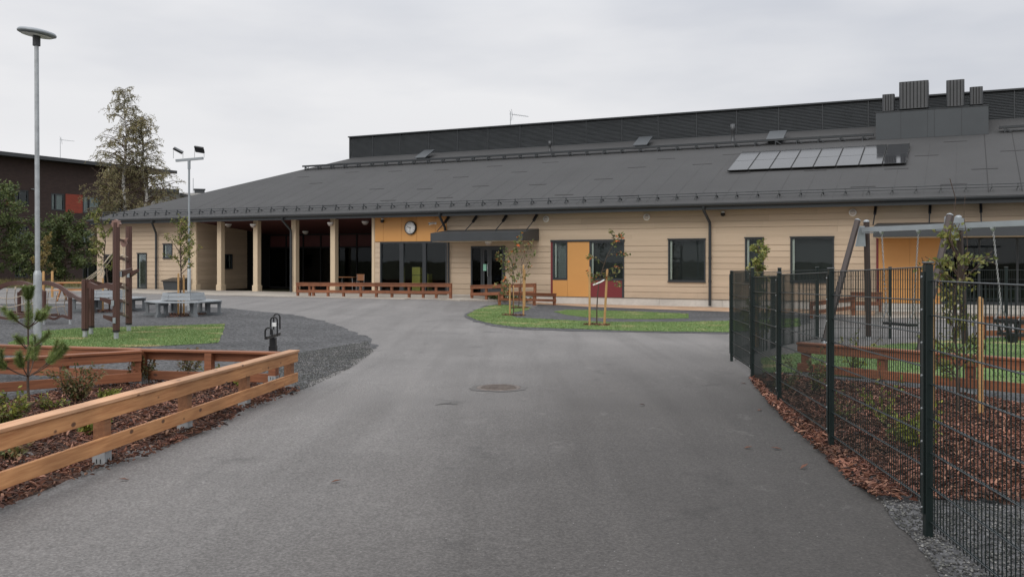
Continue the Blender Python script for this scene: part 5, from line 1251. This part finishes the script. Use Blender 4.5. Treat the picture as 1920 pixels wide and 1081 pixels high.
for px in (231,234.5): mb.tube([loc(px,452,(c1.y+c2.y)/2),loc(px-.3,520,(c1.y+c2.y)/2),loc(px+.3,592,(c1.y+c2.y)/2)],.008,6)
for py in (478,505,535,562,588): mb.tube([loc(222,py,c1.y+.2),loc(233,py+2,c1.y+1.2),loc(240,py+4,c2.y-.1)],.008,6); mb.lathe([(0,-.03),(.032,-.015),(.032,.015),(0,.03)],8,tuple(loc(229,py+1,c1.y+.9)))
mb.build('rope_ladder', M['rope'], t)
mb = MB()
for (a_,b_,ya,yb) in (((162,523),(212,473),c3.y,c1.y),((171,523),(213,480),c4.y,c1.y+.3),((166,524),(206,478),c3.y+.3,c1.y+.8)):
    pa = loc(*a_,ya); pb = loc(*b_,yb); mid_ = (pa+pb)/2-Vector((0,0,.07)); mb.tube([pa,mid_,pb],.009,6)
    c_ = pa.lerp(pb,.55)-Vector((0,0,.06)); mb.tube([c_,c_+Vector((.03,0,-.08)),c_+Vector((.0,0,-.16))],.012,6)
mb.build('climbing_ropes', M['rope'], t)
# small winged figure plate between the tall posts
mb = MB(); c_ = loc(233,455,(c1.y+c2.y)/2); ow = [(-.12,.10),(-.05,.06),(0,.09),(.06,.14),(.13,.15),(.07,.06),(.10,-.02),(.05,-.12),(-.05,-.12),(-.11,-.03)]
mb.add([c_+Vector((x*.75,-.012,zz_*.75)) for x,zz_ in ow]+[c_+Vector((x*.75,.012,zz_*.75)) for x,zz_ in ow],[tuple(range(10)),tuple(range(19,9,-1))]+[(i,10+i,10+(i+1)%10,(i+1)%10) for i in range(10)]); mb.build('figure_plate', M['browncap'], t)
wavy(MB(),loc(220,449,c1.y),loc(240,452,c2.y),.05,.04,.0,0,4).build('step', M['brownplastic'], t)
# ================================================================== arch climber
ya = 24.2; yb = 25.6
b0_ = at(131,0,ya); g_ = zg(b0_.x,ya); t = thing('arch_climber', 'brown arched net climber with curved top beams left of the climbing frame', 'climber', (b0_.x,ya,g_)); o0 = Vector((b0_.x,ya,g_))
def arch(pxs, y, y2):
    pts = [at(px,py,lerp(y,y2,i/(len(pxs)-1)))-o0 for i,(px,py) in enumerate(pxs)]; mb = MB(); vs = []; n = len(pts)
    for i,p in enumerate(pts):
        d = (pts[min(i+1,n-1)]-pts[max(i-1,0)]).normalized(); nn = Vector((0,1,0)); up_ = nn.cross(d)*-1; up_ = up_*(1 if up_.z > 0 else -1)
        a = nn*.035; b = up_*.065; vs += [p-a-b,p+a-b,p+a+b,p-a+b]
    fs = [(0,1,2,3),(4*n-1,4*n-2,4*n-3,4*n-4)]
    for i in range(n-1):
        for k in range(4): j = (k+1)%4; fs.append((4*i+k,4*i+4+k,4*i+4+j,4*i+j))
    mb.add(vs,fs); mb.build('arch_beam', M['brownplastic'], t)
def arcpx(x0,x1,top,base,n=16): return [(lerp(x0,x1,i/n), base-(base-top)*math.sin(math.pi*i/n)**.75) for i in range(n+1)]
arch(arcpx(-20,84,530,554),25.0,23.9); arch(arcpx(35,131,530,554),25.5,24.0)
for px,y,pt_,pb_ in ((131.5,24.0,547,610),(83,23.9,545,602),(-20,25.0,547,610),(36,25.5,547,603)):
    p = at(px,0,y)-o0; z1 = EYE-(pt_-HZ)*y/FP-g_; po = octpost(MB(),p.x,p.y,.05,.14,z1).build('post', M['brownplastic'], t); MB().lathe([(.035,0),(.035,.15)],10,(p.x,p.y,0)).build('post_foot', M['galv'], po)
wavy(MB(),at(84,597,ya)-o0,at(129,593,ya)-o0,.07,.06,.03).build('foot_beam', M['brownplastic'], t); wavy(MB(),at(-20,596,ya)-o0,at(82,594,ya)-o0,.07,.06,.03,0,20).build('foot_beam', M['brownplastic'], t)
for px,y,py in ((42,ya+.3,589),(92,ya+.5,590),(40,yb,585)): wavy(MB(),at(px-18,py,y)-o0,at(px+18,py,y)-o0,.07,.12,.0,0,3).build('step', M['brownplastic'], t)
mb = MB()
for k in range(9):
    px = -2+k*15.5; topy = 535+8*abs(k-3.3)**1.3*.35; mb.tube([at(px,topy,ya)-o0,at(px-2,topy+22,ya+.3)-o0,at(px+3,590,ya+.4)-o0],.011,5)
    mb.tube([at(px,topy+3,ya)-o0,at(px,topy-2,ya)-o0],.02,6)
for py in (558,574): mb.tube([at(px,py+3.5*math.sin(px*.09)-6*math.cos((px-40)*.018)+4,ya+.2)-o0 for px in range(-10,131,12)],.011,5)
mb.build('climbing_net', M['rope'], t)
wavy(MB(),at(128,550,ya)-o0,at(157,564,c3.y+.2)-o0,.12,.05,-.01,-.3).build('link_beam', M['brownplastic'], t)
# yellowish picnic table far behind (by the yard edge)
b = G(142,563); t = thing('picnic_table', 'orange brown wooden picnic table far behind the climbing frame', 'table', tuple(b), .2)
MB().box(-.75,.75,-.35,.35,.70,.74).build('table_top', M['woodlight'], t)
for s in (-1,1): MB().box(-.75,.75,s*.62-.12,s*.62+.12,.42,.46).build('bench_seat', M['woodlight'], t); MB().beam((s*.55,-.6,.0),(s*.55,.25,.7),.05,.09).build('leg', M['woodlight'], t); MB().beam((s*.5,.6,.0),(s*.5,-.25,.7),.05,.09).build('leg', M['woodlight'], t)

# ================================================================== cycle rack post
y_ = 15.6; b = at(512,0,y_); gz_ = zg(b.x,y_); t = thing('cycle_rack', 'black cycle rack post with looped hoops behind the end of the near rail', 'cycle rack', (b.x,y_,gz_)); S_ = y_/FP
def pz(py): return EYE-(py-HZ)*S_-gz_
def pxx(px): return (px-512)*S_
MB().cham(-.05,.05,-.06,.06,-.02,pz(632),.01).build('rack_post', M['black'], t); MB().box(-.058,.058,-.068,.068,0,pz(648)).build('post_base', M['black'], t)
def hoop(x0,x1,zt3,zb3,y0):
    r_ = (x1-x0)/2; cx_ = (x0+x1)/2; pts = [(x0,y0,zb3),(x0,y0,zt3-r_)]+[(cx_-r_*math.cos(math.pi*k/8),y0,zt3-r_+r_*math.sin(math.pi*k/8)) for k in range(1,8)]+[(x1,y0,zt3-r_),(x1,y0,zb3)]
    MB().tube(pts,.014,8).build('hoop', M['black'], t)
hoop(pxx(503),pxx(515),pz(590.5),pz(620),.35); hoop(pxx(507.5),pxx(520),pz(594),pz(630),.0); hoop(pxx(509),pxx(522),pz(610.5),pz(627),-.4)
MB().beam((0,-.45,pz(629)),(0,.42,pz(629)),.05,.05).build('cross_bar', M['black'], t)
MB().box(-.03,.045,.02,.08,pz(612),pz(605)).build('label_plate', M['white'], t)

# ================================================================== swing set
ap1 = at(1616,414,19.3); ap2 = at(1788,405,17.05); g1 = zg(ap1.x,ap1.y); dirb = (ap2-ap1); dirb.z = 0; bd = dirb.normalized(); perp = Vector((bd.y,-bd.x,0)); perp = perp if perp.x > 0 else -perp
ap3 = ap2+Vector((bd.x,bd.y,0))*2.35
t = thing('swing_set', 'grey beamed swing set with brown slanting legs behind the mesh fence', 'swing set', (ap1.x,ap1.y,g1)); o0 = Vector((ap1.x,ap1.y,g1))
def sleg(top, basep, r_=.062):
    a = Vector(top)-o0; b = Vector(basep)-o0; d = (b-a).normalized(); L = (b-a).length; s = d.cross(Vector((0,1,0))).normalized(); w = s.cross(d); vs = []
    mb = MB(); nn = 12
    for f in (0,.97):
        for k in range(nn): q = 2*math.pi*k/nn; rr = r_*(1 if k%2 else .88); vs.append(a+d*L*f+(s*math.cos(q)+w*math.sin(q))*rr)
    mb.add(vs,[tuple(range(nn-1,-1,-1)),tuple(range(nn,2*nn))]+[(k,(k+1)%nn,nn+(k+1)%nn,nn+k) for k in range(nn)]); lg = mb.build('leg', M['swingwood'], t)
    MB().tube([a-d*.035,a-d*.012,a+d*.01],[.03,r_*.95,r_*1.02],12).build('leg_cap', M['greymetal'], lg); MB().tube([a+d*L*.972,a+d*L],.045,10).build('leg_foot', M['galv'], lg)
sleg(at(1608,413.5,19.25),G(1544,647)); sleg(at(1624.5,415,19.45),at(1629,637,19.45))
sleg(at(1781,404,17.0),G(1722,668)); sleg(at(1797,407,17.25),at(1810,652,17.4))
bt = lambda f,zz_: Vector((lerp(ap1.x,ap2.x,f),lerp(ap1.y,ap2.y,f),zz_))-o0
zbm = at(1640,430,19.1).z
p0 = bt(.02,zbm); p1 = bt(.98,zbm); p2 = bt(2.05,zbm)
MB().beam(p0,p1,.09,.10).build('swing_beam', M['greymetal'], t); MB().beam(bt(1.02,zbm),p2,.09,.10).build('swing_beam', M['greymetal'], t)
for f,s in ((.0,1),(1.,0),(1.,1)):
    c_ = bt(f,zbm); mb = MB(); d = Vector((bd.x,bd.y,0))*(1 if s else -1)
    mb.slab([tuple(c_+perp*-.03+d*.02+Vector((0,0,-.06))),tuple(c_+perp*.03+d*.02+Vector((0,0,-.06))),tuple(c_+perp*.03+d*.38+Vector((0,0,-.06))),tuple(c_+perp*-.03+d*.38+Vector((0,0,-.06)))],.02); mb.build('gusset', M['greymetal'], t)
    mb = MB(); a_ = c_+Vector((0,0,.08)); gw,gh = (.15,.43) if f == 0 else (.05,.34); mb.add([a_-perp*.05-d*.03,a_+perp*.08-d*.03,a_+perp*.10-d*.03-Vector((0,0,gh)),a_-perp*gw-d*.03-Vector((0,0,gh)),a_-perp*.05,a_+perp*.08,a_+perp*.10-Vector((0,0,gh)),a_-perp*gw-Vector((0,0,gh))],[(0,1,2,3),(7,6,5,4),(0,4,5,1),(1,5,6,2),(2,6,7,3),(3,7,4,0)]); mb.build('gusset', M['greymetal'], t)
for q in ((1781,404,17.0),):
    MB().beam(at(1776,412,17.0)-o0,at(1803,416,17.2)-o0,.12,.13).build('beam_clamp', M['greymetal'], t)
def chainline(mb, p, q, step=.042):
    p = Vector(p); q = Vector(q); n = int((q-p).length/step); d = (q-p)/n
    for i in range(n):
        a = p+d*i; s = Vector((.014,0,0)) if i%2 else Vector((0,.014,0)); e_ = d*.62; c_ = a+d*.5
        mb.tube([c_-e_*.8,c_-e_*.35+s,c_+e_*.35+s,c_+e_*.8,c_+e_*.35-s,c_-e_*.35-s,c_-e_*.8],.0065,5,False)
def swing(fa, fb, zseat, bucket, nm):
    a = bt(fa,zbm-.06); b = bt(fb,zbm-.06); m = (a+b)/2; w = .24; s = Vector((bd.x,bd.y,0)); zz_ = zseat-o0.z; w = .36 if not bucket else .24
    seat_a = Vector((m.x,m.y,zz_))-s*w; seat_b = Vector((m.x,m.y,zz_))+s*w
    mb = MB()
    if bucket:
        for sgn in (-1,1): mb.beam(seat_a+perp*.16*sgn+Vector((0,0,.22)),seat_b+perp*.16*sgn+Vector((0,0,.22)),.05,.06); 
        mb.beam(seat_a+perp*.16+Vector((0,0,.22)),seat_a-perp*.16+Vector((0,0,.22)),.05,.06); mb.beam(seat_b+perp*.16+Vector((0,0,.22)),seat_b-perp*.16+Vector((0,0,.22)),.05,.06)
        for sg in (-1,1):
            for q in (-.8,0,.8): mb.beam(Vector((m.x,m.y,zz_+.02))+s*w*q*.8+perp*.10*sg,Vector((m.x,m.y,zz_+.22))+s*w*q+perp*.16*sg,.045,.03)
        mb.beam(Vector((m.x,m.y,zz_))-s*w*.9,Vector((m.x,m.y,zz_))+s*w*.9,.26,.05)
        for sg in (-1,1): mb.beam(Vector((m.x,m.y,zz_-.0))+s*.0+perp*.05*sg,Vector((m.x,m.y,zz_-.14))+perp*.03*sg,.10,.06)
    else: mb.beam(seat_a,seat_b,.20,.05)
    st = mb.build('swing_seat', M['black'], t); top = .25 if bucket else .03
    for A_,B_ in ((a,seat_a),(b,seat_b)):
        mb = MB(); chainline(mb,A_,B_+Vector((0,0,top+.22))); 
        for sg in (-1,1): chainline(mb,B_+Vector((0,0,top+.22)),B_+perp*.14*sg+Vector((0,0,top)))
        mb.build('chain', M['chain'], st); MB().lathe([(.0,.03),(.04,.03),(.05,0),(.03,-.05),(0,-.06)],10,tuple(A_)).build('swivel', M['galv'], st)
swing(.237,.646,.30,False,'a'); swing(1.36,1.70,.30,True,'b')

# small litter on the asphalt
for i,(px,py) in enumerate(((1395,841),(1467,843),(1420,770),(1400,720),(243,900),(1500,880),(620,905),(1210,760))):
    b = G(px,py); r_ = random.Random(i); mb = MB(); d = Vector((r_.uniform(-1,1),r_.uniform(-.3,.3),.1)); mb.leaf(Vector((0,0,.008)),d,Vector((0,0,1)),r_.uniform(.06,.11),.035); v = list(mb.v); mb.add([(x,y,zz_-.002) for x,y,zz_ in v],[(2,1,0),(3,2,0)])
    tag(mb.build('dry_leaf', M['chip'], None, tuple(b)),'small dry brown leaf lying on the asphalt','leaf','dry leaves on the asphalt')
